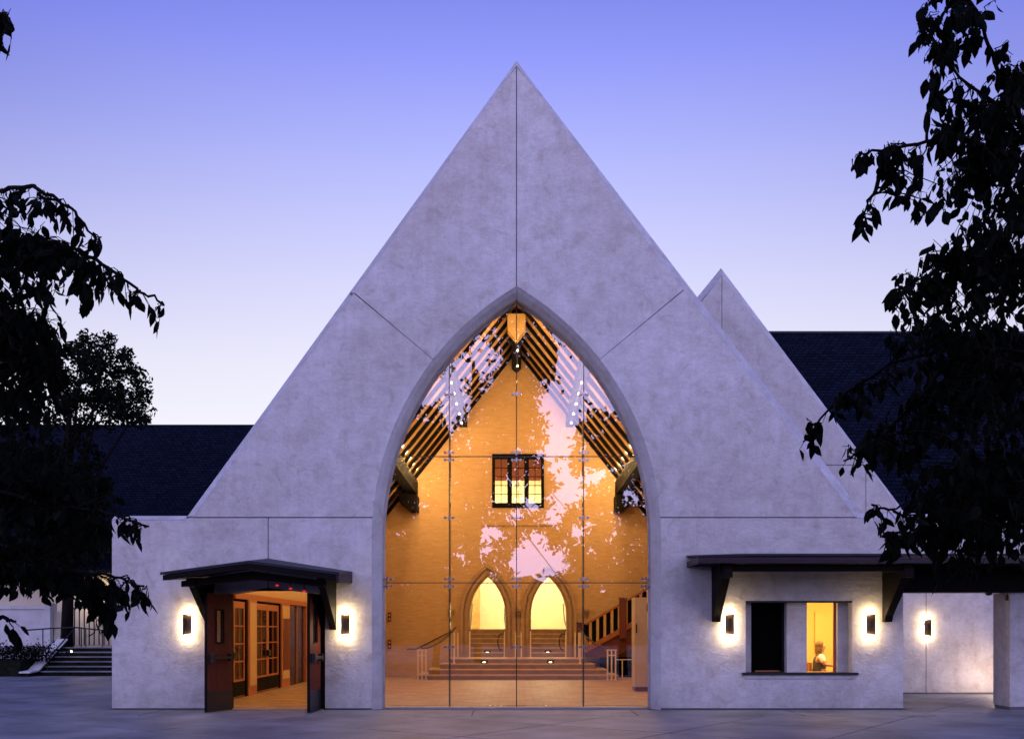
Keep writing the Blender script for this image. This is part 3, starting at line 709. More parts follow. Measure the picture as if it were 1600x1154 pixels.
cb = thing('tall_cabinet', 'tall ivory cabinet with dark plinth at the right edge of the glass', 'cabinet', (3.4, 6.2, 0))
BX(3.11, 3.72, 5.9, 6.6, .13, 2.48).build('body', M['white'], cb); BX(3.13, 3.70, 5.93, 6.58, .012, .13).build('plinth', M['mahogany'], cb)
BX(3.135, 3.165, 5.87, 5.90, 1.55, 1.78).build('handle', M['shade'], cb)
B().prism([[(3.42, 2.30), (3.52, 2.30), (3.52, 2.14), (3.47, 2.06), (3.42, 2.14)]], 5.885, 5.899).build('shield_plaque', M['mahogany'], cb)
for i, (a, b_) in enumerate(((611, 706), (760, 858), (914, 1008))):
    tag(BX(X(a, .95), X(b_, .95), .93, .99, .012, .02).build('floor_grille', M['steel']), ('leftmost', 'middle', 'rightmost')[i] + ' pale floor grille just inside the foot of the glass', 'floor grille', 'floor grilles behind the glass')

# ------------------------------------------------------------------ left inner wall with french doors, seen through the entrance
LW = -HXW
iw = thing('door_wall', 'honey timber wall of glazed double doors inside the left entrance', 'door wall', (LW, 3.2, 0))
BX(LW - .2, LW + .05, 3.0, 14.45, 2.36, 2.50).build('head_trim', M['wood'], iw)
BX(LW - .2, LW + .02, 3.0, 14.45, 2.50, 2.62).build('upper_trim', M['palewood'], iw)
def french(y0, y1):
    fr = B(); fr.box(LW - .1, LW + .03, y0, y0 + .09, .012, 2.36).box(LW - .1, LW + .03, y1 - .09, y1, .012, 2.36)
    o = fr.build('door_frame', M['darkwood'], iw)
    ym = (y0 + y1) / 2
    for a, b_ in ((y0 + .1, ym - .005), (ym + .005, y1 - .1)):
        w = .11; d = B(); d.box(LW - .05, LW, a, a + w, .03, 2.30).box(LW - .05, LW, b_ - w, b_, .03, 2.30).box(LW - .05, LW, a + w, b_ - w, .03, .45).box(LW - .05, LW, a + w, b_ - w, 2.14, 2.30)
        d.build('door_leaf', M['wood'], o)
        BX(LW - .001, LW + .012, a + .02, b_ - .02, .06, .40).build('kick_panel', M['darkwood'], o)
        gb = B(); gb.box(LW - .045, LW - .005, (a + b_) / 2 - .015, (a + b_) / 2 + .015, .45, 2.14)
        for q in range(1, 4):
            z = .45 + 1.69 * q / 4; gb.box(LW - .046, LW - .004, a + w, b_ - w, z - .015, z + .015)
        gb.build('glazing_bar', M['wood'], o)
        BX(LW - .03, LW - .02, a + w, b_ - w, .45, 2.14).build('pane', M['doorglass'], o)
    B().box(LW, LW + .06, ym - .12, ym + .12, .95, 1.1).build('handle', M['black'], o)
def pil(y0, y1, dark=False):
    o = BX(LW - .1, LW + .06, y0, y1, .012, 2.36).build('pilaster', M['wood'], iw)
    BX(LW + .06, LW + .075, y0 + .1, y1 - .1, .25, 2.3).build('pilaster_panel', M['palewood'], o)
    if dark: BX(LW + .075, LW + .085, y0 + .12, y1 - .12, .5, 1.95).build('sign_panel', M['mahogany'], o)
french(1.9, 4.05); pil(4.05, 4.85); french(4.85, 7.45); pil(7.45, 8.45, True)
dd = B(); dd.box(LW - .1, LW + .03, 8.45, 8.6, .012, 2.36).box(LW - .1, LW + .03, 10.75, 10.9, .012, 2.36).box(LW - .08, LW - .02, 9.7, 9.78, .012, 2.36)
o = dd.build('dark_doorway', M['wood'], iw); BX(LW - .06, LW - .05, 8.6, 10.75, .012, 2.36).build('dark_pane', M['doorglass'], o)
pil(10.9, 11.5, True); french(11.5, 13.6)
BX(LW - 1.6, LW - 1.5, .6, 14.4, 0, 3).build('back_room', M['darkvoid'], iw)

# ------------------------------------------------------------------ entrance doors and frame
en = thing('entrance_door', 'open pair of dark timber entrance doors under the peaked canopy', 'door', (X(429), 0, 0))
zt = 2.42
fr = B(); fr.box(X(350) + .004, X(350) + .11, .02, .30, 0, zt).box(X(508) - .13, X(508) - .004, .02, .30, 0, zt)
fr.prism([[(X(350) + .004, zt), (X(508) - .004, zt), (X(508) - .004, 2.5), (X(419), 2.58), (X(350) + .004, 2.5)]], .02, .30)
fr.build('door_frame', M['darkwood'], en)
B().box(X(352), X(506), -.02, .44, -.008, .015).build('threshold', M['riser'], en)
def leaf(hx, vec, flip):
    v = Vector((vec[0], vec[1], 0)); w = v.length; d = v.normalized(); nrm = Vector((-d.y, d.x, 0)) * flip
    H = Vector((hx, .0, 0))
    def slabp(a, b, z0, z1, t0, t1):
        q = [H + d * a + nrm * t0, H + d * b + nrm * t0, H + d * b + nrm * t1, H + d * a + nrm * t1]
        return [p + Vector((0, 0, z0)) for p in q], [p + Vector((0, 0, z1)) for p in q]
    b = B()
    wa, wb_ = w * .5 - .11, w * .5 + .11
    b.hexa(*slabp(0, wa, .012, 2.34, -.025, .025)).hexa(*slabp(wb_, w, .012, 2.34, -.025, .025)).hexa(*slabp(wa, wb_, .012, 1.38, -.025, .025)).hexa(*slabp(wa, wb_, 2.0, 2.34, -.025, .025))
    o = b.build('door_leaf', M['redwood'], en)
    B().hexa(*slabp(wa, wb_, 1.38, 2.0, -.006, .006)).build('pane', M['doorglass'], o)
    tr = B()
    for a, b2, z0, z1 in ((wa - .03, wa, 1.35, 2.03), (wb_, wb_ + .03, 1.35, 2.03), (wa, wb_, 1.35, 1.38), (wa, wb_, 2.0, 2.03)): tr.hexa(*slabp(a, b2, z0, z1, .026, .04))
    tr.build('window_trim', M['darkwood'], o)
    B().hexa(*slabp(.004, w - .004, .014, .42, .026, .034)).build('kick_plate', M['black'], o)
    pb = B(); pb.hexa(*slabp(.08, w - .06, 1.04, 1.10, .075, .11)); pb.hexa(*slabp(.10, .16, 1.0, 1.14, .026, .11)); pb.hexa(*slabp(w - .14, w - .06, .98, 1.16, .026, .12)); pb.build('push_bar', M['black'], o)
    B().hexa(*slabp(w - .01, w + .004, .012, 2.34, -.028, .026)).build('edge_strip', M['darkwood'], o)
leaf(X(361), (-.26, -.80), -1 if False else 1)
leaf(X(499), (-.05, -.80), 1)
# ------------------------------------------------------------------ entrance canopy
cn = thing('entrance_canopy', 'dark peaked timber canopy on knee braces over the left entrance', 'canopy', (X(419), 0, 2.9))
xl, xr, xm = -6.69, -3.33, -5.04; FY = -1.5
def roof2(x0, x1, zw0, zw1, zf0, zf1, th):
    # slab between x0 and x1: wall heights zw, front heights zf
    return B().hexa([(x0, -.004, zw0 - th), (x1, -.004, zw1 - th), (x1, -.004, zw1), (x0, -.004, zw0)], [(x0, FY, zf0 - th), (x1, FY, zf1 - th), (x1, FY, zf1), (x0, FY, zf0)])
roof2(xl, xm, 2.80, 3.07, 2.70, 2.92, .05).build('roof_sheet', M['metalroof'], cn)
roof2(xm, xr, 3.07, 2.80, 2.92, 2.70, .05).build('roof_sheet', M['metalroof'], cn)
roof2(xl + .05, xm, 2.745, 3.015, 2.645, 2.865, .10).build('soffit', M['darkwood'], cn)
roof2(xm, xr - .05, 3.015, 2.745, 2.865, 2.645, .10).build('soffit', M['darkwood'], cn)
B().hexa([(xr - .048, -.004, 2.57), (xr, -.004, 2.57), (xr, -.004, 2.745), (xr - .048, -.004, 2.745)], [(xr - .048, FY, 2.50), (xr, FY, 2.50), (xr, FY, 2.645), (xr - .048, FY, 2.645)]).build('side_fascia', M['fascia'], cn)
B().prism([[(xl + .3, 2.55), (xm, 2.74), (xr - .3, 2.55), (xr - .3, 2.44), (xm, 2.58), (xl + .3, 2.44)]], -1.22, -1.05).build('front_beam', M['darkwood'], cn)
for x in (-6.20, -3.72):
    B().prism([[(-.005, 2.44), (-1.36, 2.44), (-1.30, 2.52), (-1.30, 2.60), (-.005, 2.68)]], x - .07, x + .07, 'x').build('outrigger', M['darkwood'], cn)
    B().prism([[(-.005, 1.62), (-.06, 1.62), (-.15, 1.75), (-1.15, 2.438), (-.005, 2.438)]], x - .065, x + .065, 'x').build('knee_brace', M['darkwood'], cn)
for i, px in enumerate((433, 454, 475)):
    p = at(px, (914, 919, 923)[i], -.9)
    t_ = thing('red_lamp', ('left', 'middle', 'right')[i] + ' one of three small red lamps under the peaked canopy', 'red lamp', tuple(p), 'red lamps under the peaked canopy')
    B().ball(p, .026, 8, (1.3, 1, .8)).build('lens', M['redlens'], t_, smooth=True); B().tube([p + Vector((0, .0, .02)), (p.x, p.y, 2.62)], .012, 6).build('stem', M['black'], t_)
# ------------------------------------------------------------------ ticket canopy
cn = thing('ticket_canopy', 'long dark lean-to canopy over the ticket windows and the passage', 'canopy', (8, 0, 2.9))
FX0, FX1, FY = 3.45, 13.5, -1.3
B().hexa([(FX0, -.004, 3.10), (FX0, FY, 3.0), (FX0, FY, 3.04), (FX0, -.004, 3.13)], [(4.6, -.004, 3.14), (4.6, FY, 3.02), (4.6, FY, 3.06), (4.6, -.004, 3.17)]).build('roof_sheet', M['metalroof'], cn)
B().hexa([(4.602, -.004, 3.14), (4.602, FY, 3.02), (4.602, FY, 3.06), (4.602, -.004, 3.17)], [(FX1, -.004, 3.14), (FX1, FY, 3.02), (FX1, FY, 3.06), (FX1, -.004, 3.17)]).build('roof_sheet', M['metalroof'], cn)
BX(FX0, FX1, FY + .01, FY + .05, 2.885, 2.998).build('front_fascia', M['fascia'], cn)
BX(FX0 + .003, FX0 + .05, FY + .052, -.004, 2.885, 2.998).build('side_fascia', M['fascia'], cn)
BX(FX0 + .06, FX1, FY + .06, -.006, 2.90, 2.95).build('soffit', M['darkwood'], cn)
k = 0
x = 4.04
for x in (4.04, 7.50):
    B().prism([[(-.005, 2.62), (-1.20, 2.62), (-1.20, 2.76), (-1.16, 2.84), (-1.16, 2.895), (-.005, 2.895)]], x - .085, x + .085, 'x').build('outrigger', M['darkwood'], cn)
    B().prism([[(-.005, 1.78), (-.12, 1.78), (-.17, 1.9), (-1.0, 2.618), (-.005, 2.618)]], x - .08, x + .08, 'x').build('knee_brace', M['darkwood'], cn)
BX(7.86, 13.5, -.10, .4, 2.38, 2.895).build('passage_beam', M['darkwood'], cn)
B().box(3.9, 7.45, -1.1, -.95, 2.74, 2.88).build('front_beam', M['darkwood'], cn)

# pillar at the right
pl_ = thing('passage_pillar', 'square cement pillar under the right end of the long canopy', 'pillar', (10.5, .2, 0))
BX(X(1578), 11.1, .0, .7, 0.06, 2.379).build('shaft', M['plaster'], pl_); BX(X(1578) + .02, 11.08, .02, .68, -.01, .06).build('base', M['joint'], pl_)
# ------------------------------------------------------------------ ticket windows
tw = thing('ticket_window', 'recessed pair of ticket windows with a thin dark sill', 'ticket window', (X(1248), .2, .76))
RY = .28
def xr_(px): return X(px, RY)
zb, zt = Z(1050) , Z(938)
b = B(); wx = [X(1165) + .002, xr_(1173.5), xr_(1227), xr_(1258), xr_(1308), X(1332) - .002]
b.box(wx[0], wx[1], RY, .448, zb, zt).box(wx[2], wx[3], RY - .12, .448, zb, zt).box(wx[4], wx[5], RY - .02, .448, zb, zt)
b.build('pier', M['plaster'], tw)
BX(X(1159), X(1340), -.06, RY + .1, zb - .045, zb + .001).build('sill', M['black'], tw)
B().box(X(1163), X(1336), -.02, -.003, zb - .12, zb - .048).build('sill_apron', M['plaster'], tw)
b = B(); b.box(X(1165) + .003, X(1332) - .003, .01, .27, zt - .035, zt - .003); b.build('head_strip', M['black'], tw)
for a, c, dk in ((wx[1], wx[2], True), (wx[3], wx[4], False)):
    f = B(); yy = .36
    f.box(a, a + .03, yy, yy + .05, zb, zt).box(c - .05, c, yy, yy + .05, zb, zt)
    fo = f.build('frame', M['black'] if dk else M['wood'], tw)
    if dk:
        BX(a + .03, c - .05, yy + .03, yy + .04, zb + .03, zt).build('dark_shutter', M['darkvoid'], fo); BX(a + .1, c - .1, yy - .01, yy + .02, zb + .005, zb + .03).build('rail', M['wood'], fo)
    else:
        BX(a + .03, a + .045, yy, yy + .04, zb, zt).build('black_edge', M['black'], fo)
# office behind
of = thing('ticket_office', 'small yellow lit office behind the right ticket window', 'room', (7, 2, 0))
b = B(); x0, x1 = 5.55, 7.80
b.box(x0, x1, 3.0, 3.1, .0, 2.6).box(x0 - .1, x0, .46, 3.1, 0, 2.6).box(x1, x1 + .05, .46, 3.1, 0, 3.9).box(x0, x1, .46, 3.0, 2.42, 2.6)
b.build('wall', M['yellowwall'], of); BX(x0, x1, .46, 3.0, 0, .02).build('floor', M['floor'], of)
BX(6.95, 7.6, 2.93, 2.998, .02, 2.05).build('door', M['yellowwall'], of)
BX(5.9, 7.5, .7, 1.3, 2.385, 2.418).build('ceiling_lamp', M['tubelamp'], of)
light('office_light', (7.35, 1.1, 2.2), 48, (1, .76, .34), .12, of); light('office_light', (5.72, 1.2, 2.2), 40, (1, .76, .34), .1, of)
BX(x0, x1, .46, .95, zb - .06, zb - .01).build('counter', M['wood'], of)
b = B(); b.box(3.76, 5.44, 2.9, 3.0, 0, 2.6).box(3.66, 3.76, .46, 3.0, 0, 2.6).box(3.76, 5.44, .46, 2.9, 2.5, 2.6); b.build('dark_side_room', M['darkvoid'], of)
# chair back seen behind the person
t_ = thing('office_chair', 'dark office chair behind the seated woman', 'chair', (6.55, 1.35, .02))
B().box(6.36, 6.78, 1.15, 1.6, .50, .56).build('seat', M['jeans'], t_); B().box(6.30, 6.35, 1.18, 1.57, .64, .92).build('backrest', M['wood'], t_)
B().tube([(6.58, 1.37, .05), (6.58, 1.37, .50)], .03, 8).build('column', M['black'], t_); B().box(6.30, 6.86, 1.34, 1.40, .02, .06).box(6.55, 6.61, 1.1, 1.64, .02, .06).build('base', M['black'], t_)
B().tube([(6.37, 1.37, .54), (6.325, 1.37, .66)], .02, 6).build('back_support', M['black'], t_)

# ------------------------------------------------------------------ seated woman (faces right)
def skin_body(name, verts, edges, radii, m, parent, root=0, sub=2):
    me = bpy.data.meshes.new(name); off = WL[parent.name]
    me.from_pydata([tuple(Vector(v) - off) for v in verts], edges, []); o = bpy.data.objects.new(name, me)
    place(o, parent); md = o.modifiers.new('skin', 'SKIN'); md.use_smooth_shade = True
    for i, r in enumerate(radii):
        sv = me.skin_vertices[0].data[i]; sv.radius = (r, r) if not isinstance(r, tuple) else r; sv.use_root = (i == root)
    s = o.modifiers.new('sub', 'SUBSURF'); s.levels = s.render_levels = sub
    me.materials.append(m); 
    dg = bpy.context.evaluated_depsgraph_get(); ev = o.evaluated_get(dg); nm = bpy.data.meshes.new_from_object(ev)
    o.modifiers.clear(); o.data = nm
    if not nm.materials: nm.materials.append(m)
    nm.polygons.foreach_set('use_smooth', [True] * len(nm.polygons))
    return o
PX, PY = 6.53, 1.32
pe = thing('person', 'woman with blond hair, white short sleeves and grey vest seated facing right', 'person', (PX, PY, .5))
P = lambda x, y, z: (PX + x, PY + y, z + .06)
v = [P(0, 0, .56), P(.02, 0, .72), P(.03, 0, .88), P(.02, 0, .97), P(.035, 0, 1.06),            # 0 pelvis..4 neck
     P(.065, 0, 1.13), P(.08, 0, 1.21), P(.065, 0, 1.275),                                       # head
     P(.02, -.15, .98), P(.07, -.19, .82), P(.26, -.17, .80), P(.34, -.15, .80), P(.40, -.14, .80), # camera-side arm 8..12
     P(.02, .15, .98), P(.08, .19, .83), P(.26, .16, .80), P(.34, .14, .80), P(.40, .13, .80),   # far arm 13..17
     P(.20, -.09, .56), P(.42, -.10, .56), P(.42, -.10, .30), P(.42, -.10, .09), P(.54, -.10, .05),
     P(.20, .09, .56), P(.42, .10, .56), P(.42, .10, .30), P(.42, .10, .09), P(.54, .10, .05)]
e = [(0,1),(1,2),(2,3),(3,4),(4,5),(5,6),(6,7),(3,8),(8,9),(9,10),(10,11),(11,12),(3,13),(13,14),(14,15),(15,16),(16,17),
     (0,18),(18,19),(19,20),(20,21),(21,22),(0,23),(23,24),(24,25),(25,26),(26,27)]
r_ = [(.13,.15),(.11,.13),(.115,.15),(.09,.12),.05,.066,.088,.07, .05,.042,.033,.026,.022, .05,.042,.033,.026,.022, .085,.065,.05,.038,.035,.085,.065,.05,.038,.035]
body = skin_body('body', v, e, r_, M['skin'], pe)
# face, ears
fb = B(); fb.ball(P(.138, 0, 1.178), .017, 8, (1.2, .8, 1.1)); fb.ball(P(.118, 0, 1.135), .020, 8, (.8, 1.5, .6)); fb.ball(P(.098, 0, 1.105), .030, 8, (1.1, 1.2, 1)); fb.ball(P(.122, 0, 1.20), .014, 8, (.8, .8, 1.8)); fb.ball(P(.07, 0, 1.17), .068, 12, (.85, .95, 1.25))
fb.build('nose_and_mouth', M['skin'], body, smooth=True)
eb = B(); 
for s in (-1, 1): eb.ball(P(.118, s * .034, 1.203), .010, 8)
eb.build('eye', M['black'], body, smooth=True)
# fingers
for s in (-1, 1):
    for k, ln in enumerate((.06, .07, .066, .05)):
        y = s * -.135 + (k - 1.5) * .017
        skin_body('finger', [P(.40, y, .80), P(.42 + ln * .6, y, .795), P(.42 + ln, y, .782)], [(0, 1), (1, 2)], [.009, .008, .006], M['skin'], body, sub=1)
    y = s * -.135 + s * .035
    skin_body('thumb', [P(.375, s * -.13, .80), P(.40, y, .805), P(.435, y, .797)], [(0, 1), (1, 2)], [.010, .009, .007], M['skin'], body, sub=1)
hb = B(); hb.ball(P(.022, 0, 1.225), .098, 14, (1.0, .95, 1.0)); hb.ball(P(.0, 0, 1.12), .085, 12, (.85, 1.12, 1.7)); hb.ball(P(-.01, 0, 1.02), .07, 12, (.7, 1.35, 1.1)); hb.ball(P(.055, 0, 1.275), .055, 10, (1.15, 1.3, .65))
for s in (-1, 1): hb.ball(P(.025, s * .07, 1.12), .05, 10, (.75, .45, 2.0))
hb.build('hair', M['hair'], body, smooth=True)
skin_body('vest', [P(0, 0, .57), P(.02, 0, .72), P(.03, 0, .87), P(.025, 0, .965), P(.03, 0, 1.01)], [(0,1),(1,2),(2,3),(3,4)], [(.145,.17),(.125,.15),(.13,.165),(.10,.135),(.055,.07)], M['vest'], body)
for s in (-1, 1): skin_body('sleeve', [P(.02, s * .10, 1.0), P(.02, s * .155, .975), P(.065, s * .19, .845)], [(0,1),(1,2)], [.075,.072,.066], M['tshirt'], body)
skin_body('trousers', [P(0,0,.55), P(.20,-.09,.56), P(.42,-.10,.56), P(.42,-.10,.30), P(.42,-.10,.12), P(.20,.09,.56), P(.42,.10,.56), P(.42,.10,.30), P(.42,.10,.12)], [(0,1),(1,2),(2,3),(3,4),(0,5),(5,6),(6,7),(7,8)], [(.14,.16),.095,.075,.062,.052,.095,.075,.062,.052], M['jeans'], body)

# ------------------------------------------------------------------ wall lamps
def sconce(x, z, yw, label):
    t_ = thing('wall_lamp', label, 'wall lamp', (x, yw, z), 'bronze wall lamps glowing on the cement walls')
    w, h = .09, .205; n = 8; b = B()
    ys = [yw - .105 + .03 * math.cos((i / n - .5) * math.pi) for i in range(n + 1)]
    for i in range(n):
        xa, xb_ = x - w + 2 * w * i / n, x - w + 2 * w * (i + 1) / n
        b.hexa([(xa, ys[i], z - h), (xb_, ys[i + 1], z - h), (xb_, ys[i + 1], z + h), (xa, ys[i], z + h)], [(xa, ys[i] + .006, z - h), (xb_, ys[i + 1] + .006, z - h), (xb_, ys[i + 1] + .006, z + h), (xa, ys[i] + .006, z + h)])
    b.build('shade', M['shade'], t_)
    B().box(x - .03, x + .03, yw - .008, yw - .001, z - .12, z + .12).build('back_plate', M['shade'], t_)
    B().tube([(x, yw - .01, z), (x, yw - .075, z)], .008, 6).build('arm', M['shade'], t_)
    B().tube([(x, yw - .036, z - .10), (x, yw - .036, z + .10)], .011, 8).build('lamp_tube', M['tubelamp'], t_)
    for dz in (-.15, .15): light('lamp_light', (x, yw - .066, z + dz * 1.3), 27 * random.uniform(.8, 1.15), (1, .70, .34), .022, t_)
    for dx in (-.055, .055): light('lamp_light', (x + dx, yw - .045, z), 5, (1, .80, .46), .02, t_)
    return t_
for px, y, lb in ((295, 0, 'lit bronze wall lamp at the left side of the entrance canopy'), (541, 0, 'lit bronze wall lamp between the entrance and the glass arch'),
               (1138.5, 0, 'lit bronze wall lamp to the left of the ticket windows'), (1358, 0, 'lit bronze wall lamp to the right of the ticket windows'), (1447, 5.1, 'lit bronze wall lamp on the rear wall beyond the passage')):
    sconce(X(px, y), Z(975 if y == 0 else 980, y), y, lb)

# ------------------------------------------------------------------ second gable and courtyard wall
G2 = 5.1
cg = thing('rear_gable', 'second pale cement gable rising behind the right side of the main one', 'building', (9, 5.1, 0))
gx = lambda px: X(px, G2); gz = lambda py: Z(py, G2)
ap = (gx(1128), gz(416)); rf = (gx(1418), gz(801)); 
rl = lambda x: ZC(x) + .80
xi = next(x / 100 for x in range(150, 520) if ap[1] - 1.326 * (ap[0] - x / 100) > rl(x / 100) )
hj = gz(726); vj = gx(1353)
gp2 = .008
def rx(z): return ap[0] + (rf[0] - ap[0]) * (ap[1] - z) / (ap[1] - rf[1])
inr = .14
P1 = [(ap[0] + gp2, ap[1] - .25), (ap[0] + gp2, hj + gp2), (rx(hj) - inr, hj + gp2)]
P0 = [(ap[0] - gp2, ap[1] - .25), (xi + .1, rl(xi) + .05), (ap[0] - gp2, rl(ap[0]) + .0)]
P2 = [(ap[0] + gp2, hj - gp2), (ap[0] + gp2, 3.9), (vj - gp2, 3.9), (vj - gp2, hj - gp2)]
P3 = [(vj + gp2, hj - gp2), (rx(hj) - inr, hj - gp2), (rf[0] - inr, rf[1]), (rf[0] + .0, 3.9), (vj + gp2, 3.9)]
for p in (P0, P1, P2, P3): B().prism([p], G2, G2 + .4).build('cement_panel', M['plaster'], cg)
b = B(); 
V3 = lambda p, y: (p[0], y, p[1])
i0, i1 = (ap[0] + .0, ap[1] - .24), (rf[0] - inr, rf[1])
b.hexa([V3(i0, G2), V3(ap, G2 + .12), V3(ap, G2 + .4), V3(i0, G2 + .4)], [V3(i1, G2), V3(rf, G2 + .12), V3(rf, G2 + .4), V3(i1, G2 + .4)])
i2 = (xi, rl(xi) + .02); l2 = (xi - .10, rl(xi) + .1)
b.hexa([V3(i0, G2 + .001), V3(ap, G2 + .12), V3(ap, G2 + .4), V3(i0, G2 + .4)], [V3(i2, G2 + .001), V3(l2, G2 + .12), V3(l2, G2 + .4), V3(i2, G2 + .4)])
b.build('gable_coping', M['coping'], cg)
B().box(ap[0] - .03, vj + .03, G2 + .03, G2 + .3, 3.95, 4.0).beam((ap[0], G2 + .04, 4), (ap[0], G2 + .04, ap[1] - .3), .04, .04, (0, 1, 0)).build('joint_filler', M['joint'], cg)
j1 = gx(1447)
for a, c in ((6.9, j1 - gp2), (j1 + gp2, 15.5)): BX(a, c, G2, G2 + .4, .035, 3.89).build('cement_panel', M['plaster'], cg)
BX(rf[0] + .01, 15.5, G2 + .01, G2 + .4, 3.89, 4.5).build('parapet', M['plaster'], cg)
BX(6.9, 15.5, G2 + .03, G2 + .35, -.01, .036).build('base_joint', M['joint'], cg)
BX(j1 - .02, j1 + .02, G2 + .05, G2 + .3, .04, 3.88).build('joint_filler', M['joint'], cg)
BX(7.93, 8.02, G2 - .07, G2 - .001, 0, 3.2).build('corner_strip', M['houseplaster'], cg)
t_ = tag(B().ball((7.97, 4.9, .05), .055, 10).build('door_stop', M['black'], None, smooth=True), 'small black ball at the foot of the rear wall corner', 'door stop')
t_ = thing('ceiling_lamp', 'small dark dome under the passage beam', 'ceiling lamp', (X(1545, .1), .1, 2.37)); B().ball((X(1545, .1), .1, 2.365), .07, 10, (1, 1, .7)).build('dome', M['black'], t_, smooth=True); B().tube([(X(1545, .1), .1, 2.36), (X(1545, .1), .1, 2.38)], .08, 10).build('rim', M['black'], t_)
t_ = thing('small_speaker', 'small black box hanging beside the pillar top', 'speaker', (X(1574, .1), .1, 2.3)); BX(X(1572, .1), X(1576.5, .1), .06, .14, 2.22, 2.33).build('case', M['black'], t_); B().tube([(X(1574, .1), .1, 2.33), (X(1574, .1), .1, 2.38)], .01, 6).build('bracket', M['black'], t_)
t_ = thing('path_light', 'low path light hidden behind the passage pillar', 'path light', (12.1, 4.2, 0))
B().tube([(12.1, 4.2, 0), (12.1, 4.2, .5)], .04, 8).build('post', M['black'], t_); B().tube([(12.1, 4.2, .62), (12.1, 4.2, .65)], .14, 10).build('cap', M['black'], t_); B().tube([(12.1, 4.2, .5), (12.1, 4.2, .6)], .03, 8).build('lens', M['bulb'], t_)
light('path_glow', (11.95, 4.1, .45), 85, (1, .70, .48), .06, t_)
# dark roofs behind
rr = thing('right_roof_building', 'long dark shingled roof behind the second gable', 'building', (20, 10, 0))
yr, ye = 14.0, 5.6; zr = Z(521, yr); zo = 4.3
B().hexa([(7.15, ye, zo), (40, ye, zo), (40, ye + .3, zo - .1), (7.15, ye + .3, zo - .1)], [(7.15, yr, zr), (40, yr, zr), (40, yr + .3, zr - .3), (7.15, yr + .3, zr - .3)]).build('roof', M['shingle'], rr)
BX(7.15, 40, yr - .06, yr + .3, zr + .002, zr + .07).build('ridge_cap', M['metalroof'], rr)
BX(7.2, 40, 6.1, 6.3, 0, 4.4).build('wall', M['plaster'], rr)
lr = thing('left_roof_building', 'pale building with long dark shingled roof behind the left trees', 'building', (-20, 24, 0))
yr, ye = 30.0, 22.6; zr = Z(663, yr); zo = Z(890, ye)
B().hexa([(-50, ye, zo), (-5, ye, zo), (-5, ye + .4, zo - .1), (-50, ye + .4, zo - .1)], [(-50, yr, zr), (-5, yr, zr), (-5, yr + .4, zr - .3), (-50, yr + .4, zr - .3)]).build('roof', M['shingle'], lr)
BX(-50, -7, 23.6, 23.9, 0, zo + .3).build('wall', M['houseplaster'], lr)
for px0, px1 in ((118, 124), (92, 96)): BX(X(px0, 23.5), X(px1, 23.5), 23.5, 23.6, Z(912, 23.5), Z(890, 23.5)).build('window', M['bulb'] if px0 > 100 else M['black'], lr)
light('porch_lamp', (X(140, 23), 23.1, 3.2), 60, (1, .78, .45), .1, lr)

# ------------------------------------------------------------------ garden on the left: terrace, steps, cheek wall, low wall, fence
te = BX(-50, -10, 17.3, 23.5, -.02, .98).build('terrace', M['slab'], None, kind='structure')
gs = thing('garden_steps', 'six dark outdoor steps rising to the left terrace', 'stairs', (-15, 15.2, 0))
for k in range(6):
    y = 15.2 + .35 * k; z = .165 * k
    BX(-17.0, -10.2, y + .03, 17.29, z, z + .125).build('riser', M['soil'], gs); BX(-17.0, -10.2, y, 17.29, z + .125, z + .165).build('tread', M['slab'], gs)
ck = thing('cheek_wall', 'sloping pale side wall of the garden steps', 'wall', (-17.1, 15, 0))
B().prism([[(14.5, 0), (14.5, .12), (15.1, .16), (17.3, 1.22), (17.3, 0)]], -17.35, -17.05, 'x').build('wall', M['soil'], ck)
B().hexa([(-17.40, 14.45, .12), (-17.0, 14.45, .12), (-17.0, 14.45, .17), (-17.40, 14.45, .17)], [(-17.40, 15.1, .16), (-17.0, 15.1, .16), (-17.0, 15.1, .21), (-17.40, 15.1, .21)]).hexa([(-17.40, 15.1, .16), (-17.0, 15.1, .16), (-17.0, 15.1, .21), (-17.40, 15.1, .21)], [(-17.40, 17.35, 1.25), (-17.0, 17.35, 1.25), (-17.0, 17.35, 1.30), (-17.40, 17.35, 1.30)]).build('coping', M['lowwall'], ck)
BX(-40, -17.41, 14.6, 17.29, -.02, .55).build('planting_bed', M['soil'], None, kind='structure')
lw = thing('garden_wall', 'low pale garden wall with coping at the far left', 'wall', (-22, 20, .98))
BX(-45, X(78, 20), 20, 20.3, .97, Z(951, 20)).build('wall', M['lowwall'], lw); BX(-45, X(80, 20), 19.95, 20.35, Z(951, 20), Z(946, 20)).build('coping', M['lowwall'], lw)
BX(X(73, 20) , X(82, 20), 19.8, 20.4, .97, Z(944, 20) + .05).build('pier', M['lowwall'], lw); BX(X(83, 20.1), X(96, 20.1), 20.1, 20.3, .97, Z(955, 20)).build('return_wall', M['houseplaster'], lw)
fn = thing('bar_fence', 'black upright bar fence beyond the left terrace', 'fence', (-18, 22, .98))
for k in range(22):
    x = X(116, 22) + k * .21; BX(x - .02, x + .02, 22, 22.04, .99, 2.55).build('bar', M['black'], fn)
BX(X(114, 22), X(116, 22) + 4.6, 21.985, 22.055, 2.55, 2.60).build('top_rail', M['black'], fn)
hr = thing('garden_handrail', 'black tube handrail running along the terrace edge and steps', 'handrail', (-18, 17.4, .98))
B().tube([at(38, 984, 17.6), at(80, 981, 17.6), at(118, 979.5, 17.6), at(170, 985, 17.6)], .03, 6).build('rail', M['black'], hr)
for px, py in ((67, 981), (84, 981), (115, 979), (127, 980), (134, 980), (160, 984)):
    p = at(px, py, 17.6); B().tube([(p.x, 17.6, .98), p], .022, 6).build('post', M['black'], hr)
